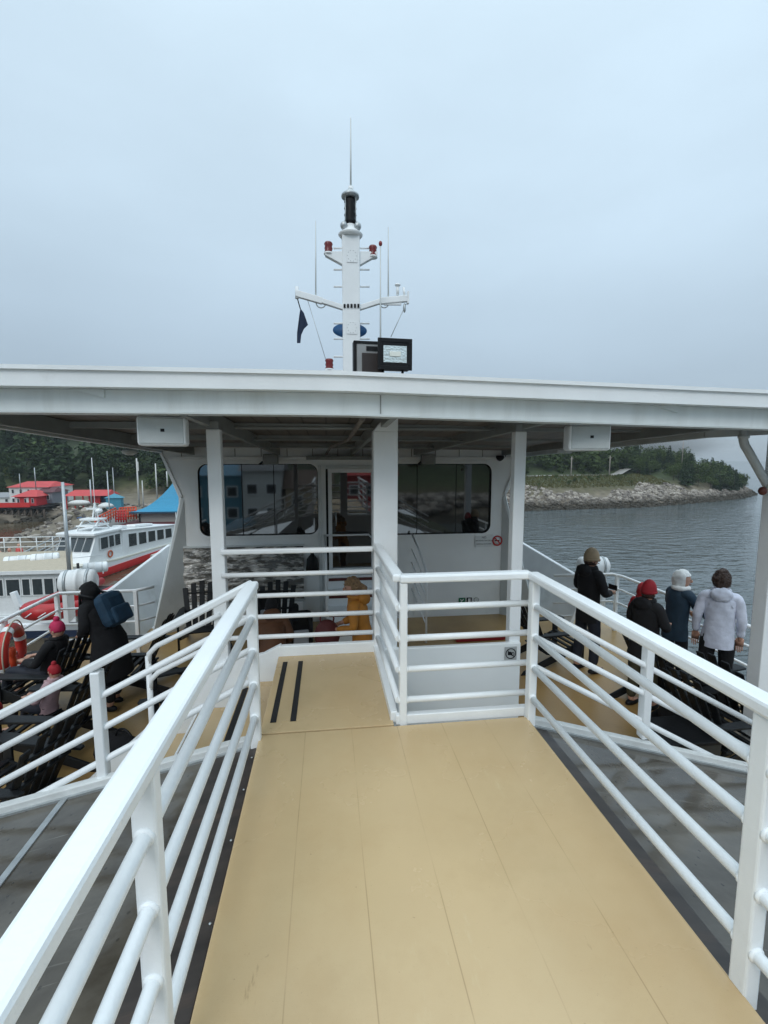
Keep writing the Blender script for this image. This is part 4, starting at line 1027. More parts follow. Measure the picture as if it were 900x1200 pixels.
# ------------------------------------------------------------------ houses and piers on the left
roofred = mat('red_roof', (.50, .045, .045), .6, var=.1, nscale=.8); wht = mat('house_white', (.7, .72, .7), .7, var=.06); winm = mat('house_window', (.03, .035, .04), .15)
dkred = mat('maroon_timber', (.10, .015, .02), .7, var=.2)
def house(x0, x1, ytop, yeave, ybase, Y, depth, name, label, wallm, roofm, nwin=3, hip=.25, over=.3, storeys=1, back=0):
    a = PY(x0, ybase, Y); b_ = PY(x1, ybase, Y); z1 = PY((x0+x1)/2, yeave, Y).z; z2 = PY((x0+x1)/2, ytop, Y+depth*.5).z; z0 = a.z-back
    r = empty(name, ((a.x+b_.x)/2, Y, z0), label=label, cat='house'); w = (b_.x-a.x)/2; h = z1-z0; hr_ = z2-z0
    MB().box((-w, 0, 0), (w, depth, h)).build('wall', wallm, r)
    o_ = over
    MB().add([(-w-o_, -o_, h), (w+o_, -o_, h), (w+o_, depth+o_, h), (-w-o_, depth+o_, h), (-w*(1-hip*2), depth/2, hr_), (w*(1-hip*2), depth/2, hr_)],
             [(0, 1, 5, 4), (1, 2, 5), (2, 3, 4, 5), (3, 0, 4), (0, 3, 2, 1)]).build('roof', roofm, r)
    for s in range(storeys):
        for k in range(nwin):
            cx = -w+(k+.5)*2*w/nwin; cz = h*(s+.55)/storeys; hh_ = h*.22/storeys*1.1
            f = MB().box((cx-w/nwin*.33, -.06, cz-hh_), (cx+w/nwin*.33, .02, cz+hh_)).build('window', M['white'], r)
            MB().box((cx-w/nwin*.26, -.08, cz-hh_*.85), (cx+w/nwin*.26, -.06, cz+hh_*.85)).build('pane', winm, f)
    return r, w, h
house(12, 58, 564, 571, 592, 89, 8, 'house', 'large white two storey house with a long red hipped roof on the left shore', wht, roofred, 5, .12, storeys=2)
r_, w_, h_ = house(18, 43, 574, 582, 593, 84, 5, 'pier_house', 'small red and white pier house with bright red roof before the large house', mat('red_wall', (.55, .03, .04), .6), roofred, 3, .35, .4)
MB().box((w_*.1, -.03, .05), (w_*.3, -.005, h_*.9)).box((-w_*.95, -.03, .05), (-w_*.75, -.005, h_*.9)).build('white_panel', wht, r_)
house(42, 62, 571, 577, 590, 87, 5, 'house', 'grey sided house with a dark flat red roof right of the large house', mat('house_grey', (.2, .22, .25), .7), mat('dark_roof', (.10, .03, .035), .7), 2, .1)
house(-20, 14, 577, 583, 591, 90, 6, 'house', 'white low house partly cut by the left edge of the picture', wht, mat('grey_roof', (.25, .26, .27), .7), 3, .2)
# pier deck on piles
a = PY(-25, 595, 82.5); b_ = PY(50, 595, 82.5)
pr = empty('pier', (a.x, 82.5, a.z), label='dark timber pier on piles carrying the small red pier house', cat='pier')
MB().box((0, 0, -.35), (b_.x-a.x, 5, .0)).build('deck', M['black'], pr)
MB().box((0, -.05, .0), (5.5*1.4, .05, .75)).build('red_fascia', mat('red_board', (.6, .03, .03), .5), pr)
for k in range(11):
    x = (b_.x-a.x)*k/10; MB().tube([(x, .3, -.35), (x, .3, -3)], .15, 8).tube([(x, 4.5, -.35), (x, 4.5, -3)], .15, 8).build('pile', bark, pr)
m_ = MB()
for k in range(10):
    x = (b_.x-a.x)*k/10; m_.bar((x, .3, -2), (x+(b_.x-a.x)/10, .3, -.4), .12, .12)
m_.build('brace', bark, pr)
# long red canopy
a = PY(76, 590, 84); b_ = PY(128, 590, 84); z1 = PY(100, 581, 84).z; z2 = PY(100, 574, 86).z
cn = empty('market_canopy', ((a.x+b_.x)/2, 84, a.z), label='long red roofed open pavilion on the left shore beyond the boats', cat='pavilion'); w_ = (b_.x-a.x)/2; h_ = z1-a.z; hr_ = z2-a.z
MB().add([(-w_, -.5, h_), (w_, -.5, h_), (w_, 4.5, h_), (-w_, 4.5, h_), (-w_*.8, 2, hr_), (w_*.9, 2, hr_)], [(0, 1, 5, 4), (1, 2, 5), (2, 3, 4, 5), (3, 0, 4), (0, 3, 2, 1)]).build('roof', roofred, cn)
for k in range(6): MB().box((-w_*.93+k*w_*.37, -.1, -1), (-w_*.93+k*w_*.37+.15, .05, h_)).build('post', M['red'], cn)
MB().box((w_*.05, .2, 0), (w_*.5, 2, h_*.98)).build('booth', mat('red_booth', (.45, .02, .03), .6), cn)
MB().box((w_*.55, .8, 0), (w_*.95, 3, h_*.95)).build('dark_booth', mat('navy_booth', (.03, .06, .12), .6), cn)
for k in range(5):
    p = PY(80+k*8, 592+2*(k % 2), 80); c_ = empty('kayak_stack', p+Vector((0, 0, -.2)), label=None)
    bpy.data.objects.remove(c_)
p = PY(93, 588, 82.4)
t_ = MB().ell((0, 0, .5), (1.7, .8, .5)).build('boat_cover', wp_, None, loc=p-Vector((0, 0, .7))); tag(t_, 'small white covered boat parked under the red pavilion', 'boat')
# shore retaining ground pale strip
for (x0, x1, y0, y1, Y, nm, lb, cc) in ((110, 150, 595, 618, 74, 'boat_ramp', None, (.16, .16, .155)),):
    a = PY(x0, y1, Y-16); b_ = PY(x1, y1, Y-16); c_ = PY(x1-10, y0, Y+4); d_ = PY(x0+8, y0, Y+4)
    struct(MB().prism([a, b_, c_, d_], (0, 0, -.3)), nm, mat('ramp_concrete', cc, .8))
p = PY(104, 607, 66)
bb = empty('dinghy', p+Vector((0, 0, -.6)), label='small blue dinghy on the rocks below the concrete ramp', cat='boat')
MB().add([(-1.3, -.5, .7), (1.3, -.6, .7), (1.6, 0, .8), (1.3, .6, .7), (-1.3, .5, .7), (-1.0, -.25, 0), (1.1, -.2, 0), (1.1, .2, 0), (-1.0, .25, 0)], [(0, 1, 6, 5), (1, 2, 6), (2, 3, 7), (2, 7, 6), (3, 4, 8, 7), (4, 0, 5, 8), (5, 6, 7, 8), (0, 4, 3, 2, 1)]).build('hull', mat('dinghy_blue', (.03, .10, .28), .5), bb)
p = PY(124, 594, 72); tag(MB().lathe([(1.15, 0), (.9, .35), (.3, .6), (.02, .65)], n=16).build('parasol_canopy', wp_, loc=p), 'small white parasol beyond the concrete ramp', 'parasol')
p = PY(134, 588, 76); tag(MB().box((-1.1, -.3, -1), (1.1, .6, .6)).add([(-1.3, -.5, .6), (1.3, -.5, .6), (1.3, .8, .6), (-1.3, .8, .6), (0, .15, 1.3)], [(0, 1, 4), (1, 2, 4), (2, 3, 4), (3, 0, 4), (0, 3, 2, 1)]).build('kiosk', mat('kiosk_blue', (.05, .25, .35), .5), loc=p), 'small light blue kiosk right of the red pavilion', 'kiosk')
# blue roofed wharf building
BY = 62
a = PY(163, 614, BY); b_ = PY(252, 614, BY); zb = a.z; ze = PY(200, 598, BY).z; za_ = PY(203, 549, BY+4).z
br = empty('wharf_building', (a.x, BY, zb), label='grey wharf building with a swooping bright blue roof', cat='building'); w_ = b_.x-a.x
MB().box((0, 0, 0), (w_, 8, ze-zb)).build('wall', mat('cladding_grey', (.30, .29, .27), .7, var=.05), br)
m_ = MB(); pr2 = []
ov = .8; nS = 10
L_ = []
for k in range(nS+1):
    t = k/nS; zz_ = (ze-zb-.1)+(za_-ze)*(t**1.9); ins = t*(w_/2+ov-.2)
    L_.append([(-ov+ins, -ov+t*(4+ov), zz_), (w_+ov-ins, -ov+t*(4+ov), zz_), (w_+ov-ins, 8+ov-t*(4+ov), zz_), (-ov+ins, 8+ov-t*(4+ov), zz_)])
vs = [p for q in L_ for p in q]; fs = [(4*k+i, 4*k+(i+1) % 4, 4*k+4+(i+1) % 4, 4*k+4+i) for k in range(nS) for i in range(4)]+[(3, 2, 1, 0), (4*nS, 4*nS+1, 4*nS+2, 4*nS+3)]
m_.add(vs, fs, False); m_.build('roof', M['blue'], br)
MB().box((-ov, -ov-.02, ze-zb-.28), (w_+ov, -ov+.08, ze-zb-.08)).build('fascia', mat('blue_fascia', (.02, .07, .12), .5), br)
MB().tube([(.15, -.1, 0), (.15, -.1, ze-zb-.1)], .08, 8).build('downpipe', M['black'], br)
# red wharf deck below it
a = PY(138, 616, BY-3); b_ = PY(260, 616, BY-3)
wf = empty('wharf', (a.x, BY-3, a.z), label='maroon timber wharf under the blue roofed building', cat='wharf')
MB().box((0, 0, -.12), (b_.x-a.x, 14, .0)).build('deck', dkred, wf)
MB().box((0, -.1, -.65), (b_.x-a.x, .1, -.0)).build('fascia', dkred, wf)
for k in range(14): MB().tube([((b_.x-a.x)*k/13, .2, -.6), ((b_.x-a.x)*k/13, .2, -3)], .17, 8).build('pile', M['black'], wf)
# orange railings
def orail(pts, name, label, m, h=1.0, n=10, r=.07, mids=2):
    rt = empty(name, pts[0], label=label, cat='railing'); o = rt.location; b1 = MB(); 
    P0, P1 = Vector(pts[0]), Vector(pts[1])
    for k in range(mids+1):
        dz = Vector((0, 0, h*(k+1)/(mids+1))); b1.tube([P0-o+dz, P1-o+dz], r, 6)
    b1.build('rail_bar', m, rt)
    for k in range(n+1):
        p = P0.lerp(P1, k/n)-o; MB().tube([p, p+Vector((0, 0, h))], r, 6).build('post', m, rt)
orail((PY(112, 619, 57), PY(136, 606, 60)), 'orange_railing', 'bright orange railing on the ramp left of the cruise boat mast', M['orange'], 1.15, 8)
orail((PY(141, 609, 62), PY(160, 608, 62)), 'orange_railing', 'bright orange railing at the left end of the blue roofed building', M['orange'], 1.5, 6, .09, 3)
orail((PY(136, 612, 60.5), PY(148, 612, 60.5)), 'orange_railing', 'bright orange railing corner behind the cruise boat antennas', M['red'], 1.4, 4, .09, 3)
# gangway
ga = PY(-12, 690, 35.5); gb = PY(112, 622, 57)
gw = empty('gangway', ga, label='long grey gangway with tubular rails sloping past the rock outcrop', cat='gangway'); o = gw.location
dr_ = (gb-ga).normalized(); sd_ = dr_.cross(Vector((0, 0, 1))).normalized()
MB().bar(ga-o, gb-o, 1.6, .15).build('walkway', mat('gangway_grey', (.22, .22, .22), .7), gw)
for s in (-.75, .75):
    m_ = MB()
    for hh in (.55, 1.05): m_.tube([ga-o+sd_*s+Vector((0, 0, hh)), gb-o+sd_*s+Vector((0, 0, hh))], .05, 6)
    m_.build('rail_bar', M['steel'], gw)
    for k in range(15): p = ga.lerp(gb, k/14)-o+sd_*s; MB().tube([p, p+Vector((0, 0, 1.05))], .035, 6).build('post', M['steel'], gw)
# orange figures (life rings rack) at the lower end
for i, (x, y, lb) in enumerate(((2, 662, 'nearer of the orange life jacketed figures on the gangway'), (13, 658, 'second orange life jacketed figure on the gangway'), (24, 652, 'red life jacketed figure highest on the gangway'))):
    b_ = MB(); b_.tube([(0, 0, .1), (0, 0, .7), (0, 0, 1.15), (0, 0, 1.3)], [.12, .16, .22, .08], 10).ell((0, 0, 1.45), (.12, .12, .15))
    e = empty('person', PY(x, y+9, 36+i*1.2), label=lb, cat='person')
    b_.build('body', M['skin'], e)
    MB().tube([(0, 0, .65), (0, 0, .9), (0, 0, 1.25)], [.20, .26, .2], 10).build('life_jacket', M['orange'] if i < 2 else M['red'], e)
    MB().tube([(-.09, 0, 0), (-.09, 0, .75)], .1, 8).tube([(.09, 0, 0), (.09, 0, .75)], .1, 8).build('trousers', M['black'], e)

# ------------------------------------------------------------------ moored boats
bwh = mat('boat_white', (.78, .80, .80), .35, var=.04); bcream = mat('boat_cream', (.62, .60, .52), .5); bdeck = mat('boat_tan_deck', (.42, .36, .27), .7, var=.1)
bg_ = mat('boat_glass', (.03, .04, .045), .1, spec=.8)
cbt = empty('cruise_boat', (-19.1, 41.5, WZ), R(79), label='white cruise boat with a red stripe along its hull and a row of side windows', cat='boat')
sec = [(-6.5, 2.6, .15, 2.0), (-4.5, 1.1, 3.9, 1.75), (-2, .2, 4.8, 1.45), (2, 0, 5, 1.15), (13, 0, 5, 1.0), (15, .1, 4.9, 1.0)]
sec = [(-6.5, 2.4, 2.6, 2.0), (-4.5, 1.1, 3.9, 1.75), (-2, .2, 4.8, 1.45), (2, 0, 5, 1.15), (13, 0, 5, 1.0), (15, .1, 4.9, 1.0)]
def loft(rows):
    vs = [p for r in rows for p in r]; k = len(rows[0]); fs = [(i*k+j, i*k+(j+1) % k, (i+1)*k+(j+1) % k, (i+1)*k+j) for i in range(len(rows)-1) for j in range(k)]
    fs += [tuple(range(k))[::-1], tuple((len(rows)-1)*k+j for j in range(k))]; m_ = MB(); m_.add(vs, fs); return m_
loft([[(x, a+.25, -.6), (x, a, .72), (x, a-.02, h), (x, b_+.02, h), (x, b_, .72), (x, b_-.25, -.6)] for x, a, b_, h in sec]).build('hull', bwh, cbt)
loft([[(x, a-.08, .05), (x, a-.14, .3), (x, a-.10, .7), (x, b_+.10, .7), (x, b_+.14, .3), (x, b_+.08, .05)] for x, a, b_, h in sec]).build('red_stripe', M['red'], cbt)
loft([[(x, a-.03, h-.1), (x, a-.03, h+.05), (x, b_+.03, h+.05), (x, b_+.03, h-.1)] for x, a, b_, h in sec]).build('gunwale', bcream, cbt)
# wheelhouse
loft([[(-1.2, .5, 1.2), (.2, .6, 3.6), (.2, 4.4, 3.6), (-1.2, 4.5, 1.2)], [(3.4, .35, 1.1), (3.4, .6, 3.9), (3.4, 4.4, 3.9), (3.4, 4.65, 1.1)]]).build('wheelhouse', bwh, cbt)
MB().box((-.3, .35, 3.62), (3.5, 4.65, 3.86)).build('wheelhouse_roof', bwh, cbt, .06)
for k in range(4):
    y = .75+k*.92
    MB().add([(-.62, y, 2.35), (-.62, y+.8, 2.35), (.02, y+.78, 3.42), (.02, y+.02, 3.42)], [(0, 1, 2, 3)]).build('windshield', bg_, cbt)
def sidewin(x0, x1, z0, z1, y=.30): 
    f = MB().box((x0-.06, y-.02, z0-.06), (x1+.06, y+.03, z1+.06)).build('window', bwh, cbt); MB().box((x0, y-.04, z0), (x1, y-.02, z1)).build('pane', bg_, f)
for x0, x1 in ((.5, 1.4), (1.6, 2.2), (2.4, 3.1)): sidewin(x0, x1, 2.35, 3.35, .42)
MB().box((3.4, .3, 1.0), (12.6, 4.7, 3.55)).build('saloon', bwh, cbt, .05)
MB().box((3.3, .2, 3.55), (12.9, 4.8, 3.68)).build('saloon_roof', bwh, cbt, .03)
for k in range(5): sidewin(4.2+k*1.6, 5.4+k*1.6, 1.95, 3.2, .28)
MB().torus((1.6, .36, 1.75), .27, .07, 'y', 24, 8).build('life_ring', mat('ring_orange', (.5, .12, .05), .5), cbt)
m_ = MB()
for s in (1.6, 3.4): m_.bar((.8, s, 3.8), (1.9, s, 4.8), .12, .12).bar((3.2, s, 3.8), (2.2, s, 4.8), .12, .12)
m_.box((1.5, 1.4, 4.7), (2.6, 3.6, 4.85)).box((.9, 1.5, 4.2), (3.0, 3.5, 4.32)).build('antenna_arch', bwh, cbt, .02)
m_ = MB(); m_.bar((2.0, 2.5, 4.8), (2.4, 2.5, 6.2), .12, .12).bar((2.7, 2.5, 4.8), (2.4, 2.5, 6.2), .1, .1).box((2.1, 1.7, 5.6), (2.4, 3.3, 5.75)).build('radar_frame', bwh, cbt)
MB().ell((2.2, 1.9, 5.5), (.35, .35, .18)).build('radar_dome', bwh, cbt)
MB().tube([(2.5, 2.6, 4.8), (2.5, 2.6, 10.2)], .035, 6).build('antenna', bwh, cbt)
MB().box((3.9, .8, 3.7), (4.8, 2, 4.0)).box((6.5, 1.2, 3.7), (9.6, 2.4, 3.95)).build('roof_box', bwh, cbt, .08)
for z in (1.5, 1.95):
    MB().tube([(12.8, .15, z), (15, .2, z), (15, 4.8, z)], .03, 6).build('stern_rail', bwh, cbt)
for x in (13.2, 14, 15): MB().tube([(x, .15, 1), (x, .15, 1.95)], .03, 6).build('rail_post', bwh, cbt)
MB().tube([(13.3, .5, 1), (13.3, .5, 5.0)], .04, 6).build('staff', bwh, cbt)
MB().tube([(-5, 2, 2.5), (-2, .3, 2.2), (0, .1, 1.95)], .03, 6).build('bow_rail', bwh, cbt)
b_ = MB(); b_.tube([(7.0, -.25, .35), (9.2, -.25, .35)], .22, 10); b_.build('fender', bcream, cbt)
t_ = MB().box((0, 0, 0), (1.5, .3, .5)).build('life_jacket_locker', mat('yellow_box', (.6, .36, .04), .5), loc=PY(203, 620, 58)-Vector((0, 0, .2))); tag(t_, 'small yellow crate on the maroon wharf behind the cruise boat stern', 'crate')

# nearer tour boat with tan roof deck
A0 = PY(84, 668, 27.5)
ab = empty('tour_boat', (A0.x, 27.5, WZ), label='white tour boat with a tan roof deck and a row of square cabin windows', cat='boat')
zr = A0.z-WZ
RX = PY(84, 645, 33.5).x-A0.x
MB().prism([(-20, 0, -.5), (0, 0, -.5), (RX, 6, -.5), (-20, 6, -.5)], (0, 0, 1.8)).build('hull', bwh, ab)
MB().box((-20, -.03, -.5), (.03, 0, .85)).build('navy_hull_band', mat('navy_hull', (.01, .02, .05), .4), ab)
MB().prism([(-20, .2, 1.3), (-.3, .2, 1.3), (RX-.3, 5.8, 1.3), (-20, 5.8, 1.3)], (0, 0, zr-1.42)).build('cabin', bwh, ab, .05)
MB().prism([(-20, -.05, zr-.12), (.1, -.05, zr-.12), (RX, 6.05, zr-.12), (-20, 6.05, zr-.12)], (0, 0, .12)).build('roof_deck', bdeck, ab)
MB().box((-20, -.10, zr-.16), (.15, -.05, zr+.03)).build('deck_edge', bwh, ab)
xs = [(0, 22), (25, 33), (36, 47), (50, 60), (63, 72)]
for a, b_ in ((5, 20), (24, 32), (36, 47), (50, 60), (64, 72), (-12, 0), (-26, -15)):
    xa, xb = PY(a, 680, 27.5).x-A0.x, PY(b_, 680, 27.5).x-A0.x
    f = MB().box((xa-.07, .14, zr-1.45), (xb+.07, .2, zr-.42)).build('window', bwh, ab); MB().box((xa, .12, zr-1.38), (xb, .14, zr-.49)).build('pane', bg_, f)
for k in range(18): MB().tube([(RX-.1-k, 5.9, zr), (RX-.1-k, 5.9, zr+1)], .03, 6).build('rail_post', bwh, ab)
for z in (.35, .68, 1.0): MB().tube([(-18, 5.9, zr+z), (RX-.1, 5.9, zr+z)], .03, 6).tube([(RX-.1, 5.9, zr+z), (RX*.6-.1, 3.6, zr+z)], .03, 6).build('roof_rail', bwh, ab)
for k in range(6): MB().tube([(RX*(.6+.065*k)-.1, 3.6+k*.42, zr), (RX*(.6+.065*k)-.1, 3.6+k*.42, zr+1)], .03, 6).build('rail_post', bwh, ab)
gcan = 'white liferaft canisters on the roof deck of the tour boat'
def canister(p, length, r, label, group=None, rot=0, stand=.0):
    e = empty('liferaft_canister', p, rot, label=label, cat='liferaft', group=group)
    MB().lathe([(r*.55, -length/2), (r*.92, -length/2+.04), (r, -length/2+.12), (r, -.03), (r*1.06, -.025), (r*1.06, .025), (r, .03), (r, length/2-.12), (r*.92, length/2-.04), (r*.55, length/2)], n=20, axis='x').build('shell', bwh, e)
    for x in (-length*.28, length*.28): MB().lathe([(r*1.03, x-.02), (r*1.03, x+.02)], n=20, axis='x').build('strap', M['steel'], e)
    for x in (-length*.3, length*.3): MB().box((x-.03, -r*.8, -r-.06-stand), (x+.03, r*.8, -r*.6)).build('cradle', M['white'], e)
    return e
for i, (x, y, lb) in enumerate(((5, 665, 'leftmost white liferaft canister on the tan roof deck'), (22, 658, 'white liferaft canister second from the left on the tan roof deck'), (53, 655, 'white liferaft canister nearest the dark roof railing on the tan roof deck'), (112, 665, 'white liferaft canister in front of the cruise boat wheelhouse'))):
    canister(PY(x, y, 31 if i < 3 else 34), 1.5, .36, lb, gcan if i < 3 else None, R(20), stand=0)
MB_ = MB()

for ob in [k for k in sc.collection.objects if k.parent == cbt or (k.parent and k.parent.parent == cbt)]:
    for v in ob.data.vertices:
        if v.co.x > 3: v.co.z -= (v.co.x-3)*.085*max(0, min(1, (v.co.z-.5)/3))
cbt.scale = (1, .8, 1)
# shore buildings behind the ferry (they show in the cabin windows)
def shed(x0, x1, y, z0, z1, depth, lab, wm_, rm_, nw):
    e = empty('shore_building', ((x0+x1)/2, y, z0), math.pi, label=lab, cat='building'); w = (x1-x0)/2; h = z1-z0
    MB().box((-w, 0, 0), (w, depth, h)).build('wall', wm_, e)
    MB().prism([(-w-.4, -.4, h), (-w-.4, depth+.4, h), (-w-.4, depth/2, h+2.2)], (2*w+.8, 0, 0)).build('roof', rm_, e)
    for k in range(nw):
        for q in (.3, .7):
            cx = -w+(k+.5)*2*w/nw; f = MB().box((cx-.7, -.08, h*q-.7), (cx+.7, 0, h*q+.7)).build('window', M['white'], e); MB().box((cx-.55, -.1, h*q-.55), (cx+.55, -.08, h*q+.55)).build('pane', winm, f)
shed(-17, -10.5, -42, -1, 5.6, 8, 'sky blue harbour shed behind the ferry, reflected in the left window', mat('sky_blue_wall', (.10, .30, .40), .6), M['blue'], 3)
shed(-10, -5.5, -40, -1, 6.2, 7, 'white harbour house behind the ferry, reflected in the left window', wht, mat('grey_roof2', (.2, .21, .22), .7), 2)
shed(-5, .5, -41, -1, 4.0, 7, 'tan harbour house behind the ferry, reflected in the left window', mat('tan_wall', (.45, .36, .24), .7), mat('brown_roof', (.12, .08, .06), .7), 2)
shed(2.5, 9, -44, -1, 5.5, 7, 'red harbour house behind the ferry, reflected in the door glass', mat('red_wall2', (.4, .02, .02), .7), roofred, 3)
struct(MB().box((-40, -70, -6), (12, -38, -1)), 'quay_behind', mat('quay_stone', (.2, .19, .17), .9, var=.3))
vs = []; fs = []
for _ in range(700):
    x = rng.uniform(8, 60); y = -58-rng.uniform(-1, 7)+0; s = rng.uniform(.4, 1.2); b0 = len(vs)
    for v in IV: vs.append((x+v[0]*s*rng.uniform(.8, 1.2), y+v[1]*s, back_h(x, y)+.3+v[2]*s*.7))
    for f in IF: fs.append([b0+i for i in f])
o_ = MB(); o_.add(vs, fs); tag(o_.build('riprap_rocks', rockm), 'grey boulders along the shore behind the ferry, reflected in the right window', 'rocks', kind='stuff')
# our own rescue boat and canisters
rb = empty('rescue_boat', (-4.65, 9.3, 4.9), R(-8), label='red inflatable rescue boat slung outboard on the left', cat='boat')
c_ = []
for k in range(25):
    t = math.pi*k/24; c_.append((.62*math.cos(t), -1.0-.85*math.sin(t), .12*math.sin(t)))
pts = [(.62, 1.9, 0), (.62, .5, 0)]+c_+[(-.62, .5, 0), (-.62, 1.9, 0)]
redr = mat('red_rubber', (.42, .015, .018), .42, var=.12)
MB().tube(pts, [.12, .21]+[.22]*25+[.21, .12], 14).build('tube', redr, rb)
MB().box((-.5, -1.4, -.2), (.5, 1.6, -.1)).build('floor', M['black'], rb)
MB().box((-.25, -.2, -.1), (.25, .3, .35)).build('console', redr, rb, .04)
b_ = MB()
for k in range(7):
    t = math.pi*(k+1)/8; b_.tube([(.85*math.cos(t), -1-1.07*math.sin(t), .05+.12*math.sin(t)), (.87*math.cos(t+.2), -1-1.09*math.sin(t+.2), .05)], .015, 6)
b_.build('grab_line', M['white'], rb)
rb.scale = (.62, .62, .62)
cr_ = empty('boat_cradle', (-4.75, 9.3, 4.58), label='white arms holding the red rescue boat outboard', cat='cradle')
for y in (-.5, .6): MB().bar((1.1, y, -.1), (-1.4, y, -.05), .1, .12).bar((-1.4, y, -.05), (-1.5, y, .3), .1, .1).build('arm', M['white'], cr_, .01)
tag(canister(PY(92, 682, 7.75), .52, .20, 'white canister behind the hooded person on the left deck', None, R(10), .35), None)
tag(canister(PY(695, 663, 7.7), .54, .17, 'white canister behind the person in the beige beanie', None, R(-8), .5), None)

# life ring and lamp on the left rail
rg = empty('life_ring', (-3.96, 6.15, 5.10), R(14), label='red life ring with white bands hanging on the left deck railing', cat='life ring')
MB().torus((0, 0, 0), .30, .062, 'x', 40, 14).build('ring', mat('ring_red', (.50, .03, .02), .45, var=.15), rg)
for a in (20, 110, 200, 290): MB().torus((0, 0, 0), .30, .066, 'x', 3, 14, a-7, a+7).build('band', M['white'], rg)
b_ = MB()
for a in (20, 110, 200, 290):
    pp = []
    for k in range(9):
        t = R(a+k*90/8); rr_ = .372+.02*math.sin(math.pi*k/8); pp.append((.03, rr_*math.cos(t), rr_*math.sin(t)))
    b_.tube(pp, .009, 6)
b_.build('grab_line', mat('rope', (.5, .45, .35), .9), rg)
lb_ = empty('rescue_light', (-4.0, 6.2, 4.98), label='small orange rescue light inside the red life ring', cat='light')
MB().lathe([(.02, -.12), (.05, -.08), (.055, 0), (.035, .04), (.05, .06), (.05, .13), (.03, .16)], n=14).build('body', M['orange'], lb_)
MB().box((-.05, -.02, -.02), (.0, .02, .02)).build('clip', M['black'], lb_)

# ------------------------------------------------------------------ deck chairs (facing local +X)
def make_chair():
    t = empty('deck_chair', (0, 0, 0), cat='deck chair')
    def board(pts, y0, y1, name, bev=.006): return MB().prism([(x, y0, z) for x, z in pts], (0, y1-y0, 0)).build(name, M['chair'], t, bev)
    b_ = MB()
    for k in range(7):
        x = .36-.085*k; z = .36-.018*k*1.0; b_.bar((x, -.27, z), (x, .27, z), .07, .022, (.2, 0, 1))
    b_.build('seat', M['chair'], t, .004)
    b_ = MB()
    for k in range(5):
        a = (k-2)*.085; w0 = .085; top = .78-.035*abs(k-2)**1.6
        x0, z0 = -.13, .26; dx, dz = -.42, .90
        p0 = Vector((x0, (k-2)*.10, z0)); p1 = Vector((x0+dx*top, (k-2)*.10+math.sin(a)*top*.55, z0+dz*top))
        b_.bar(p0, p1, w0, .02, (0.9, 0, .42))
    b_.bar((-.26, -.27, .52), (-.26, .27, .52), .05, .03).bar((-.38, -.25, .78), (-.38, .25, .78), .05, .02)
    b_.build('backrest', M['chair'], t, .008)
    for s in (-1, 1):
        board([(.42, 0), (.33, 0), (.33, .53), (.42, .53)], s*.30-.012, s*.30+.012, 'leg')
        board([(.42, .27), (.42, .36), (.34, .38), (-.55, .06), (-.60, .0), (-.45, .0)], s*.27-.012, s*.27+.012, 'leg')
        p = [(.50, s*.24), (.52, s*.30), (.50, s*.37), (.42, s*.39), (-.25, s*.35), (-.38, s*.31), (-.38, s*.26), (.1, s*.25)]
        MB().prism([(x, y, .535) for x, y in p], (0, 0, .024)).build('armrest', M['chair'], t, .006)
    return t
ch0 = make_chair(); ch_used = [False]
def chair(x, y, deg, label, group):
    t = copy_tree(ch0) if ch_used[0] else ch0
    ch_used[0] = True; t.location = (x, y, LD); t.rotation_euler = (0, 0, R(deg)); t['label'] = label; t['group'] = group; return t
gl_, gr_, gc_ = 'dark deck chairs on the left side', 'dark deck chairs on the right side', 'dark deck chairs below the cabin windows'
chair(-2.55, 3.85, 165, 'dark slatted deck chair nearest the camera on the left deck', gl_)
chair(-2.75, 4.85, 172, 'dark slatted deck chair behind the red hat child on the left deck', gl_)
chair(-2.55, 6.3, 178, 'dark deck chair behind the hooded person on the left deck', gl_)
chair(-1.55, 5.2, 200, 'dark deck chair beside the foot of the slim left roof post', gl_)
chair(-2.05, 7.6, -80, 'dark deck chair against the wavy sheet at the left end of the cabin', gc_)
chair(-.85, 7.5, -90, 'navy deck chair in front of the wavy sheet nearest the door steps', gc_)
chair(3.2, 6.3, 10, 'dark deck chair behind the person in the beige beanie', gr_)
chair(4.1, 5.0, 8, 'dark deck chair behind the person in the red beanie', gr_)
chair(3.85, 3.95, 5, 'dark deck chair nearest the camera on the right deck', gr_)
chair(4.45, 4.35, 12, 'dark deck chair beside the person in the pale lavender jacket', gr_)
bx = empty('storage_bin', (3.35, 3.85, LD), label='dark grey storage bin on the right deck just inside the kerb', cat='bin')
MB().prism([(-.25, -.2, 0), (.25, -.2, 0), (.28, -.2, .38), (-.28, -.2, .38)], (0, .4, 0)).build('bin_body', mat('bin_grey', (.03, .034, .034), .5), bx, .02)
MB().box((-.30, -.23, .38), (.30, .23, .42)).build('lid', M['black'], bx, .01)

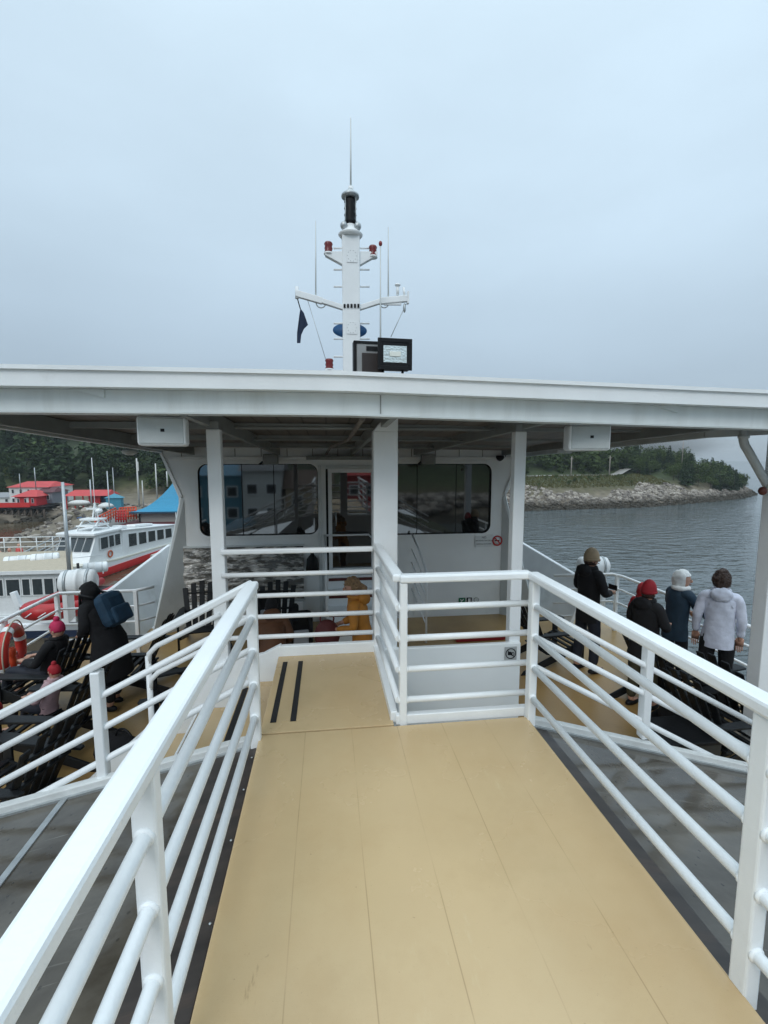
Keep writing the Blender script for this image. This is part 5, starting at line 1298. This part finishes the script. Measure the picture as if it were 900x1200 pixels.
# ------------------------------------------------------------------ people
def cloth(name, col, rough=.75): return mat(name, col, rough, var=.18, nscale=9, bump=.55, bscale=13)
def skin_mesh(name, joints, edges, m, parent, root=0, sub=2, disp=0):
    me = bpy.data.meshes.new(name); me.from_pydata([j[0] for j in joints], edges, [])
    ob = link(bpy.data.objects.new('tmp', me)); ob.modifiers.new('s', 'SKIN').use_smooth_shade = True
    for i, j in enumerate(joints):
        r = j[1]; sv = me.skin_vertices[0].data[i]; sv.radius = r if isinstance(r, tuple) else (r, r); sv.use_root = (i == root)
    md = ob.modifiers.new('d', 'SUBSURF'); md.levels = md.render_levels = sub
    if disp:
        tx = bpy.data.textures.new('folds', 'CLOUDS'); tx.noise_scale = .09; dm_ = ob.modifiers.new('f', 'DISPLACE'); dm_.texture = tx; dm_.strength = disp; dm_.texture_coords = 'LOCAL'
    bpy.context.view_layer.update()
    m2 = bpy.data.meshes.new_from_object(ob.evaluated_get(bpy.context.evaluated_depsgraph_get()))
    bpy.data.objects.remove(ob); m2.materials.clear(); m2.materials.append(m)
    for p in m2.polygons: p.use_smooth = True
    o = link(bpy.data.objects.new(name, m2)); o.parent = parent; return o
PEOPLE_HAIR = mat('brown_hair', (.045, .022, .014), .6, var=.4, nscale=40, bump=.6, bscale=60)
BLONDE = mat('blonde_hair', (.24, .15, .075), .6, var=.35, nscale=40, bump=.6, bscale=60)
def V(*a): return Vector(a)
def person(loc, heading, H, label, jacket, trousers, pose='stand', head_turn=0, lean=0, arms='down', hat=None, hat_m=None, hair=PEOPLE_HAIR, bulk=1.0, skirt=1.0, shoes=None, coat=.20):
    """local: facing +Y, origin at the feet (or under the seat)."""
    e = empty('person', loc, R(heading), label=label, cat='person')
    S = H/1.75
    if pose == 'stand':
        pel = V(0, 0, .94); la = R(lean)
        def up_(z, x=0, y=0): d = z-.94; return V(x, y*math.cos(la)+d*math.sin(la), .94+d*math.cos(la)-y*math.sin(la))
        hips = [V(s*.095, 0, .90) for s in (-1, 1)]; knees = [V(s*.10, .02+.03*s, .49) for s in (-1, 1)]; ank = [V(s*.105, -.02+.05*s, .09) for s in (-1, 1)]
    else:
        pel = V(0, 0, .42); la = R(lean-16)
        def up_(z, x=0, y=0): d = z-.94; return V(x, y*math.cos(la)+d*math.sin(la), .42+d*math.cos(la)-y*math.sin(la))
        hips = [V(s*.10, .03, .42) for s in (-1, 1)]; knees = [V(s*.13, .46, .50) for s in (-1, 1)]; ank = [V(s*.13, .58, .09) for s in (-1, 1)]
    toes = [a+V(0, .17, -.05) for a in ank]
    waist, chest, neck, hd = up_(1.10), up_(1.34), up_(1.48), up_(1.585, 0, .02)
    sh = [up_(1.41, s*.155) for s in (-1, 1)]
    if arms == 'down': el = [up_(1.14, s*.215, -.02) for s in (-1, 1)]; wr = [up_(.92, s*.215, .05) for s in (-1, 1)]
    elif arms == 'front': el = [up_(1.15, s*.25, .03) for s in (-1, 1)]; wr = [up_(1.13, s*.12, .27) for s in (-1, 1)]
    elif arms == 'rail': el = [up_(1.18, s*.26, .12) for s in (-1, 1)]; wr = [up_(1.10, s*.20, .36) for s in (-1, 1)]
    elif arms == 'lap': el = [up_(1.14, s*.26, .05) for s in (-1, 1)]; wr = [pel+V(s*.10, .28, .20) for s in (-1, 1)]
    def sc(p): return p*S
    J = [(sc(pel), (.115*S, .09*S)), (sc(waist), (.105*S, .08*S)), (sc(chest), (.12*S, .085*S)), (sc(neck), .052*S), (sc(up_(1.53)), .05*S)]
    E_ = [(0, 1), (1, 2), (2, 3), (3, 4)]
    def chain(J, E_, par, pts):
        for p, r in pts: J.append((sc(p), r*S)); E_.append((par, len(J)-1)); par = len(J)-1
        return par
    for i in (0, 1):
        chain(J, E_, 2, [(sh[i], .042), (el[i], .036), (wr[i], .028), (wr[i]+(wr[i]-el[i]).normalized()*.05, .026)])
        chain(J, E_, 0, [(hips[i], .085), (knees[i], .055), (ank[i], .038), (toes[i], .034)])
    body = skin_mesh('body', J, E_, M['skin'], e)
    # head and hands are merged into the same mesh
    hb = MB(); hc = sc(hd)
    hb.ell((0, 0, 0), (.076*S, .095*S, .115*S), 20, 14)
    for i, v in enumerate(hb.v):
        x, y, z = v
        if z < -.02*S and y > 0: x *= .86; y *= .95
        hb.v[i] = (x, y, z)
    hb.ell((0, .098*S, -.012*S), (.012*S, .022*S, .024*S), 8, 6)
    for s in (-1, 1): hb.ell((s*.078*S, .0, -.005*S), (.012*S, .02*S, .03*S), 8, 6)
    ht = Matrix.Rotation(R(head_turn), 3, 'Z')
    hb.v = [tuple(ht @ Vector(v)+hc) for v in hb.v]
    for i in (0, 1):
        f = (wr[i]-el[i]).normalized(); side = V(1, 0, 0); side = (side-f*side.dot(f)).normalized(); dn = f.cross(side)
        w = sc(wr[i]); pc = w+f*.06*S
        if dn.z > 0: dn = -dn
        hb.bar(w+f*.01*S, w+f*.105*S, .078*S, .028*S, dn)
        for k, ln in enumerate((.062, .075, .07, .052)):
            b0 = w+f*.10*S+side*((k-1.5)*.019*S); hb.tube([b0, b0+(f*.6+dn*.25)*ln*S*.6, b0+(f*.8+dn*.8)*ln*S], [.0085*S, .008*S, .006*S], 6)
        tb = w+f*.035*S-side*(.035*S)*(1 if i else -1); hb.tube([tb, tb+(f*.03-side*.025*(1 if i else -1))*S, tb+(f*.065-side*.018*(1 if i else -1)+dn*.01)*S], [.011*S, .010*S, .008*S], 6)
    me = body.data; bm = bmesh.new(); bm.from_mesh(me)
    vv = [bm.verts.new(v) for v in hb.v]
    for f in hb.f:
        try: bm.faces.new([vv[i] for i in f]).smooth = True
        except Exception: pass
    bmesh.ops.recalc_face_normals(bm, faces=bm.faces); bm.to_mesh(me); bm.free()
    eyes = MB()
    for s in (-1, 1): eyes.ell(tuple(ht @ V(s*.032*S, .086*S, .012*S)+hc), (.011*S, .008*S, .007*S), 8, 6)
    eyes.build('eyes', M['black'], e)
    MB().ell(tuple(ht @ V(0, .09*S, -.055*S)+hc), (.022*S, .008*S, .006*S), 8, 6).build('mouth', mat('lips', (.3, .10, .09), .5), e)
    # jacket
    k = bulk
    J = [(sc(chest), (.10*S*k, .09*S*k))]; E_ = []
    for i in (0, 1): chain(J, E_, 0, [(sh[i], .074*k), ((sh[i]+el[i])/2, .064*k), (el[i], .056*k), (wr[i]-(wr[i]-el[i])*.05, .044*k)])
    jo = skin_mesh('jacket', J, E_, jacket, e, 0, 2, .02)
    c0 = coat if pose == 'stand' else .06
    secs = [(pel+V(0, 0, -c0), .170*skirt, .140*skirt), (pel+V(0, 0, -c0*.5), .166*(1+skirt)/2, .138*(1+skirt)/2), (pel, .158, .132), (waist, .150, .122), (up_(1.22), .160, .124), (chest, .172, .128), (up_(1.41), .150, .108), (up_(1.455), .105, .085), (up_(1.48), .07, .07)]
    tv = []; tf = []; nn_ = 28
    from mathutils import noise as _n
    for c_, rx_, ry_ in secs:
        for q in range(nn_):
            t = 2*math.pi*q/nn_; d = V(math.cos(t)*rx_*k, math.sin(t)*ry_*k, 0); pt = sc(c_+d); w_ = _n.noise(Vector((pt.x*9+H*7, pt.y*9, pt.z*5)))*.016
            tv.append(pt+d.normalized()*w_+V(0, 0, w_*.6))
    for a in range(len(secs)-1):
        for q in range(nn_): tf.append((a*nn_+q, a*nn_+(q+1) % nn_, (a+1)*nn_+(q+1) % nn_, (a+1)*nn_+q))
    bm = bmesh.new(); bm.from_mesh(jo.data); vv = [bm.verts.new(v) for v in tv]
    for f in tf: bm.faces.new([vv[q] for q in f]).smooth = True
    bmesh.ops.recalc_face_normals(bm, faces=bm.faces); bm.to_mesh(jo.data); bm.free()
    MB().torus(tuple(sc(up_(1.475))), .075*S*k, .028*S, 'z', 18, 8).build('collar', jacket, e)
    J = [(sc(pel), (.132*S, .11*S)), (sc(waist), (.122*S, .10*S))]; E_ = [(0, 1)]
    for i in (0, 1): chain(J, E_, 0, [(hips[i]-V(0, 0, .03) if pose == 'stand' else hips[i], .098), (knees[i], .075), (ank[i]+V(0, 0, .02), .062)])
    skin_mesh('trousers', J, E_, trousers, e, 0, 2, .012)
    sm = MB()
    for i in (0, 1):
        a = sc(ank[i]); t = sc(toes[i]); d = (t-a); d.z = 0
        sm.ell((a.x, a.y+.055*S, .045*S), (.048*S, .14*S, .045*S), 12, 8)
    for q in range(len(sm.v)):
        x, y, z = sm.v[q]; sm.v[q] = (x, y, max(z, .004))
    sm.build('shoes', shoes or M['black'], e)
    if hat != 'hood' and pose == 'stand':
        hd_ = MB().ell((0, 0, 0), (.115*S*k, .075*S, .085*S), 16, 10); hd_.v = [tuple(Vector(v)+sc(up_(1.44, 0, -.105))) for v in hd_.v]
        ho = hd_.build('folded_hood', jacket, e); tx = bpy.data.textures.new('fold', 'CLOUDS'); tx.noise_scale = .06; sb = ho.modifiers.new('sb', 'SUBSURF'); sb.levels = sb.render_levels = 1; dd_ = ho.modifiers.new('d', 'DISPLACE'); dd_.texture = tx; dd_.strength = .035
    # hair / hats
    def shell(rx, ry, rz_, zc, zmin, m, name, yoff=0, cut_face=True, zface=.02):
        b_ = MB(); b_.ell((0, 0, 0), (rx*S, ry*S, rz_*S), 22, 14); keepv = []
        fs = []
        for f in b_.f:
            c = sum((Vector(b_.v[i]) for i in f), Vector())/len(f)
            if c.z < zmin*S: continue
            if cut_face and c.y > .035*S and c.z < zface*S: continue
            fs.append(f)
        b_.f = fs; b_.smooth = [True]*len(fs)
        b_.v = [tuple(ht @ (Vector(v)+V(0, yoff*S, zc*S))+hc) for v in b_.v]
        o = b_.build(name, m, e); sd = o.modifiers.new('thick', 'SOLIDIFY'); sd.thickness = .008; return o
    if hat == 'beanie':
        shell(.087, .104, .150, .012, -.02, hat_m, 'beanie', 0, False)
        MB().torus(tuple(hc+V(0, 0, .0)), .088*S, .013*S, 'z', 22, 8).build('beanie_cuff', hat_m, e)
        shell(.082, .099, .118, 0, -.07, hair, 'hair', -.004)
    elif hat == 'hood':
        hm_ = shell(.112, .130, .155, .0, -.13, hat_m, 'hood', -.018, True, .07)
        tx = bpy.data.textures.new('hoodtex', 'CLOUDS'); tx.noise_scale = .08; sb = hm_.modifiers.new('sb', 'SUBSURF'); sb.levels = sb.render_levels = 1; d = hm_.modifiers.new('d', 'DISPLACE'); d.texture = tx; d.strength = .04
        MB().torus(tuple(sc(up_(1.475))), .088*S, .036*S, 'z', 18, 8).build('hood_collar', hat_m, e)
    elif hat == 'pom':
        shell(.088, .105, .128, .010, -.03, hat_m, 'knit_hat', 0, True, .03)
        MB().ell(tuple(hc+V(0, 0, .15*S)), (.04*S, .04*S, .04*S)).build('bobble', hat_m, e)
    else:
        o = shell(.093, .112, .132, .008, -.08, hair, 'hair', -.006)
        tx = bpy.data.textures.new('hairtex', 'CLOUDS'); tx.noise_scale = .045; sb = o.modifiers.new('sb', 'SUBSURF'); sb.levels = sb.render_levels = 2; d = o.modifiers.new('d', 'DISPLACE'); d.texture = tx; d.strength = .05
    if hair is BLONDE:
        MB().tube([tuple(hc+V(0, -.08*S, .05*S)), tuple(hc+V(.02, -.14*S, .0)), tuple(hc+V(.03, -.14*S, -.16*S)), tuple(hc+V(.03, -.11*S, -.28*S))], [.03, .045, .04, .012], 10).build('ponytail', hair, e)
    return e
blackc = cloth('black_cloth', (.005, .005, .0065), .9); darkb = cloth('dark_navy_cloth', (.012, .016, .028)); navyc = cloth('navy_teal_cloth', (.012, .035, .06))
lav = cloth('lavender_cloth', (.66, .69, .80)); denim = cloth('dark_denim', (.02, .025, .035)); must = cloth('mustard_cloth', (.42, .17, .02)); rust = cloth('maroon_cloth', (.10, .02, .02))
beige = cloth('beige_knit', (.36, .27, .17)); redk = cloth('red_knit', (.35, .01, .02)); pinkk = cloth('pink_knit', (.50, .02, .09)); whk = cloth('white_fleece', (.80, .80, .78)); brn = cloth('brown_cloth', (.09, .035, .012)); redc = cloth('red_cloth', (.42, .015, .02)); olive = cloth('olive_cloth', (.045, .04, .02))
# right hand group
person((3.62, 5.95, LD), -75, 1.80, 'person in a black coat and beige beanie holding a phone on the right deck', blackc, darkb, arms='front', hat='beanie', hat_m=beige, head_turn=-28)
person((3.76, 4.95, LD), -70, 1.60, 'person in a black jacket and red beanie standing among the right deck chairs', blackc, olive, hat='beanie', hat_m=redk, bulk=1.08, arms='front', skirt=1.15)
person((4.30, 5.75, LD), -60, 1.34, 'child in a red hooded coat standing between the red beanie and the navy jacket', redc, darkb, hat='hood', hat_m=redc)
person((4.52, 5.40, LD), -82, 1.60, 'person in a navy jacket with a white hood at the right railing', navyc, blackc, hat='hood', hat_m=whk, arms='rail', lean=6, head_turn=-38, bulk=1.05)
person((4.58, 4.80, LD), -40, 1.76, 'person with short brown hair in a pale lavender jacket at the right railing', lav, blackc, hat=None, arms='down', head_turn=-15, bulk=.98, coat=.14)
ph_ = empty('phone', (4.02, 6.02, LD+1.2), R(-75), label='dark phone held by the person in the beige beanie', cat='phone')
MB().box((-.075, 0, -.037), (.075, .009, .037)).build('phone_case', M['black'], ph_, .004)
# left hand group
person((-2.62, 5.75, LD), 70, 1.62, 'hooded person in a long black coat leaning over on the left deck', blackc, blackc, hat='hood', hat_m=blackc, lean=24, arms='front', bulk=1.32, skirt=1.3, coat=.48)
bpk = empty('backpack', (-2.73, 5.79, LD+1.15), R(70), label='dark blue backpack on the back of the hooded person on the left', cat='backpack')
bpk.rotation_euler = (R(-24), 0, R(70))
bpm = cloth('backpack_blue', (.012, .045, .085))
b_ = MB().box((-.17, -.30, -.20), (.17, -.12, .22)).build('bag', bpm, bpk, .085); MB().box((-.13, -.35, -.18), (.13, -.29, .02)).build('pocket', bpm, bpk, .03)
for s in (-.1, .1): MB().tube([(s, -.14, .2), (s*1.2, .02, .30), (s*1.3, .10, .12), (s*1.2, .06, -.12), (s, -.13, -.18)], .018, 8).build('strap', M['black'], bpk)
person((-3.34, 5.8, LD+.10), 80, 1.5, 'child in a dark coat and pink knitted hat seated beside the left railing', blackc, darkb, pose='sit', hat='pom', hat_m=pinkk, arms='lap')
chair(-3.36, 5.8, 170, 'dark deck chair under the child in the pink knitted hat', gl_)
person((-2.98, 5.1, LD+.12), 80, 1.1, 'small child in a red hat and striped clothes sitting on the left deck chair', cloth('pinkish_stripe', (.45, .30, .32)), darkb, pose='sit', hat='pom', hat_m=redk, arms='lap')
person((-3.27, 4.5, LD+.0), 75, 1.4, 'child in a bright red jacket at the left edge of the picture', redc, darkb, pose='sit', hat=None, arms='lap')
# middle
wx = PY(425, 685, 5.3).x
person((wx, 5.3, LD), 75, 1.68, 'blonde person in a mustard jacket standing beyond the landing, left of the broad column', must, brn, hat=None, hair=BLONDE, arms='front', lean=10, head_turn=25)
cs = empty('handbag', (wx-.42, 5.32, 5.45), label='maroon bag held by the person in the mustard jacket', cat='bag')
MB().ell((0, 0, 0), (.15, .12, .19)).build('bag_body', rust, cs)
MB().torus((0, 0, .2), .08, .01, 'y', 16, 6).build('strap', rust, cs)
person((PY(322, 740, 5.4).x, 5.2, LD), 8, 1.5, 'person in a brown coat bending over behind the landing railing', brn, blackc, lean=38, hat='beanie', hat_m=blackc, arms='front', bulk=1.15)
for i, (x, y, z, lb) in enumerate(((-.95, 7.3, LD+.40, 'black and white backpack lying on the navy deck chair'), (-.45, 7.15, LD+.1, 'black backpack with pale trim on the deck beside the navy chair'))):
    b_ = empty('backpack', (x, y, z), R(10), label=lb, cat='backpack')
    MB().box((-.2, -.12, 0), (.2, .12, .55)).build('bag', M['black'], b_, .07)
    MB().box((-.12, -.16, .06), (.12, -.12, .30)).build('pocket', mat('pale_panel', (.35, .37, .4), .7), b_, .02)
    for s in (-.13, .13): MB().tube([(s, -.13, .05), (s*1.15, -.2, .3), (s, -.12, .52)], .02, 8).build('strap', M['black'], b_)
for x, y, rz_, lab in ((4.0, 4.55, 20, 'black duffel bag on the right deck among the chairs'), (-2.0, 4.55, -30, 'black duffel bag on the left deck near the stair foot')):
    d_ = empty('duffel_bag', (x, y, LD), R(rz_), label=lab, cat='bag')
    MB().tube([(-.28, 0, .15), (-.25, 0, .15), (.25, 0, .15), (.28, 0, .15)], [.10, .15, .15, .10], 14).build('bag', blackc, d_)
    MB().torus((0, 0, .27), .12, .012, 'y', 14, 6, 0, 180).build('handle', M['black'], d_)
# mist lying on the hill tops
def mist(loc, scl, dens, label):
    ms_ = MB().ell((0, 0, 0), (1, 1, 1), 24, 12).build('mist_bank', M['white']); ms_.location = loc; ms_.scale = scl
    m = bpy.data.materials.new('mist_air'); m.use_nodes = True; n = m.node_tree.nodes; l = m.node_tree.links; n.remove(n['Principled BSDF'])
    pv = n.new('ShaderNodeVolumePrincipled'); pv.inputs['Color'].default_value = (.92, .95, .97, 1); t = n.new('ShaderNodeTexCoord')
    ln = n.new('ShaderNodeVectorMath'); ln.operation = 'LENGTH'; l.new(t.outputs['Object'], ln.inputs[0])
    z = n.new('ShaderNodeTexNoise'); z.inputs['Scale'].default_value = 2.2; l.new(t.outputs['Object'], z.inputs[0])
    a = n.new('ShaderNodeMath'); a.operation = 'MULTIPLY_ADD'; a.inputs[1].default_value = .9; a.inputs[2].default_value = -.45; l.new(z.outputs['Fac'], a.inputs[0])
    s = n.new('ShaderNodeMath'); l.new(ln.outputs['Value'], s.inputs[0]); l.new(a.outputs[0], s.inputs[1])
    r = n.new('ShaderNodeMapRange'); r.interpolation_type = 'SMOOTHSTEP'; r.inputs[1].default_value = .25; r.inputs[2].default_value = .85; r.inputs[3].default_value = dens; r.inputs[4].default_value = 0; l.new(s.outputs[0], r.inputs[0])
    l.new(r.outputs[0], pv.inputs['Density']); l.new(pv.outputs[0], n['Material Output'].inputs['Volume'])
    ms_.data.materials.clear(); ms_.data.materials.append(m); tag(ms_, label, 'mist', kind='stuff')
pm = PY(745, 512, 145)
mist((pm.x, pm.y, pm.z), (46, 26, 11), .13, 'pale mist drifting over the hill top above the coast road on the right')
# ------------------------------------------------------------------ haze
hz = MB().box((-400, -380, WZ-9), (400, 480, 60)).build('haze', None if False else mat('tmp', (1, 1, 1)))
hm = bpy.data.materials.new('haze_air'); hm.use_nodes = True; n = hm.node_tree.nodes; n.remove(n['Principled BSDF'])
pv = n.new('ShaderNodeVolumePrincipled'); pv.inputs['Color'].default_value = (.82, .9, .95, 1); pv.inputs['Density'].default_value = .0004; pv.inputs['Anisotropy'].default_value = .2
hm.node_tree.links.new(pv.outputs[0], n['Material Output'].inputs['Volume'])
hz.data.materials.clear(); hz.data.materials.append(hm); tag(hz, kind='stuff')
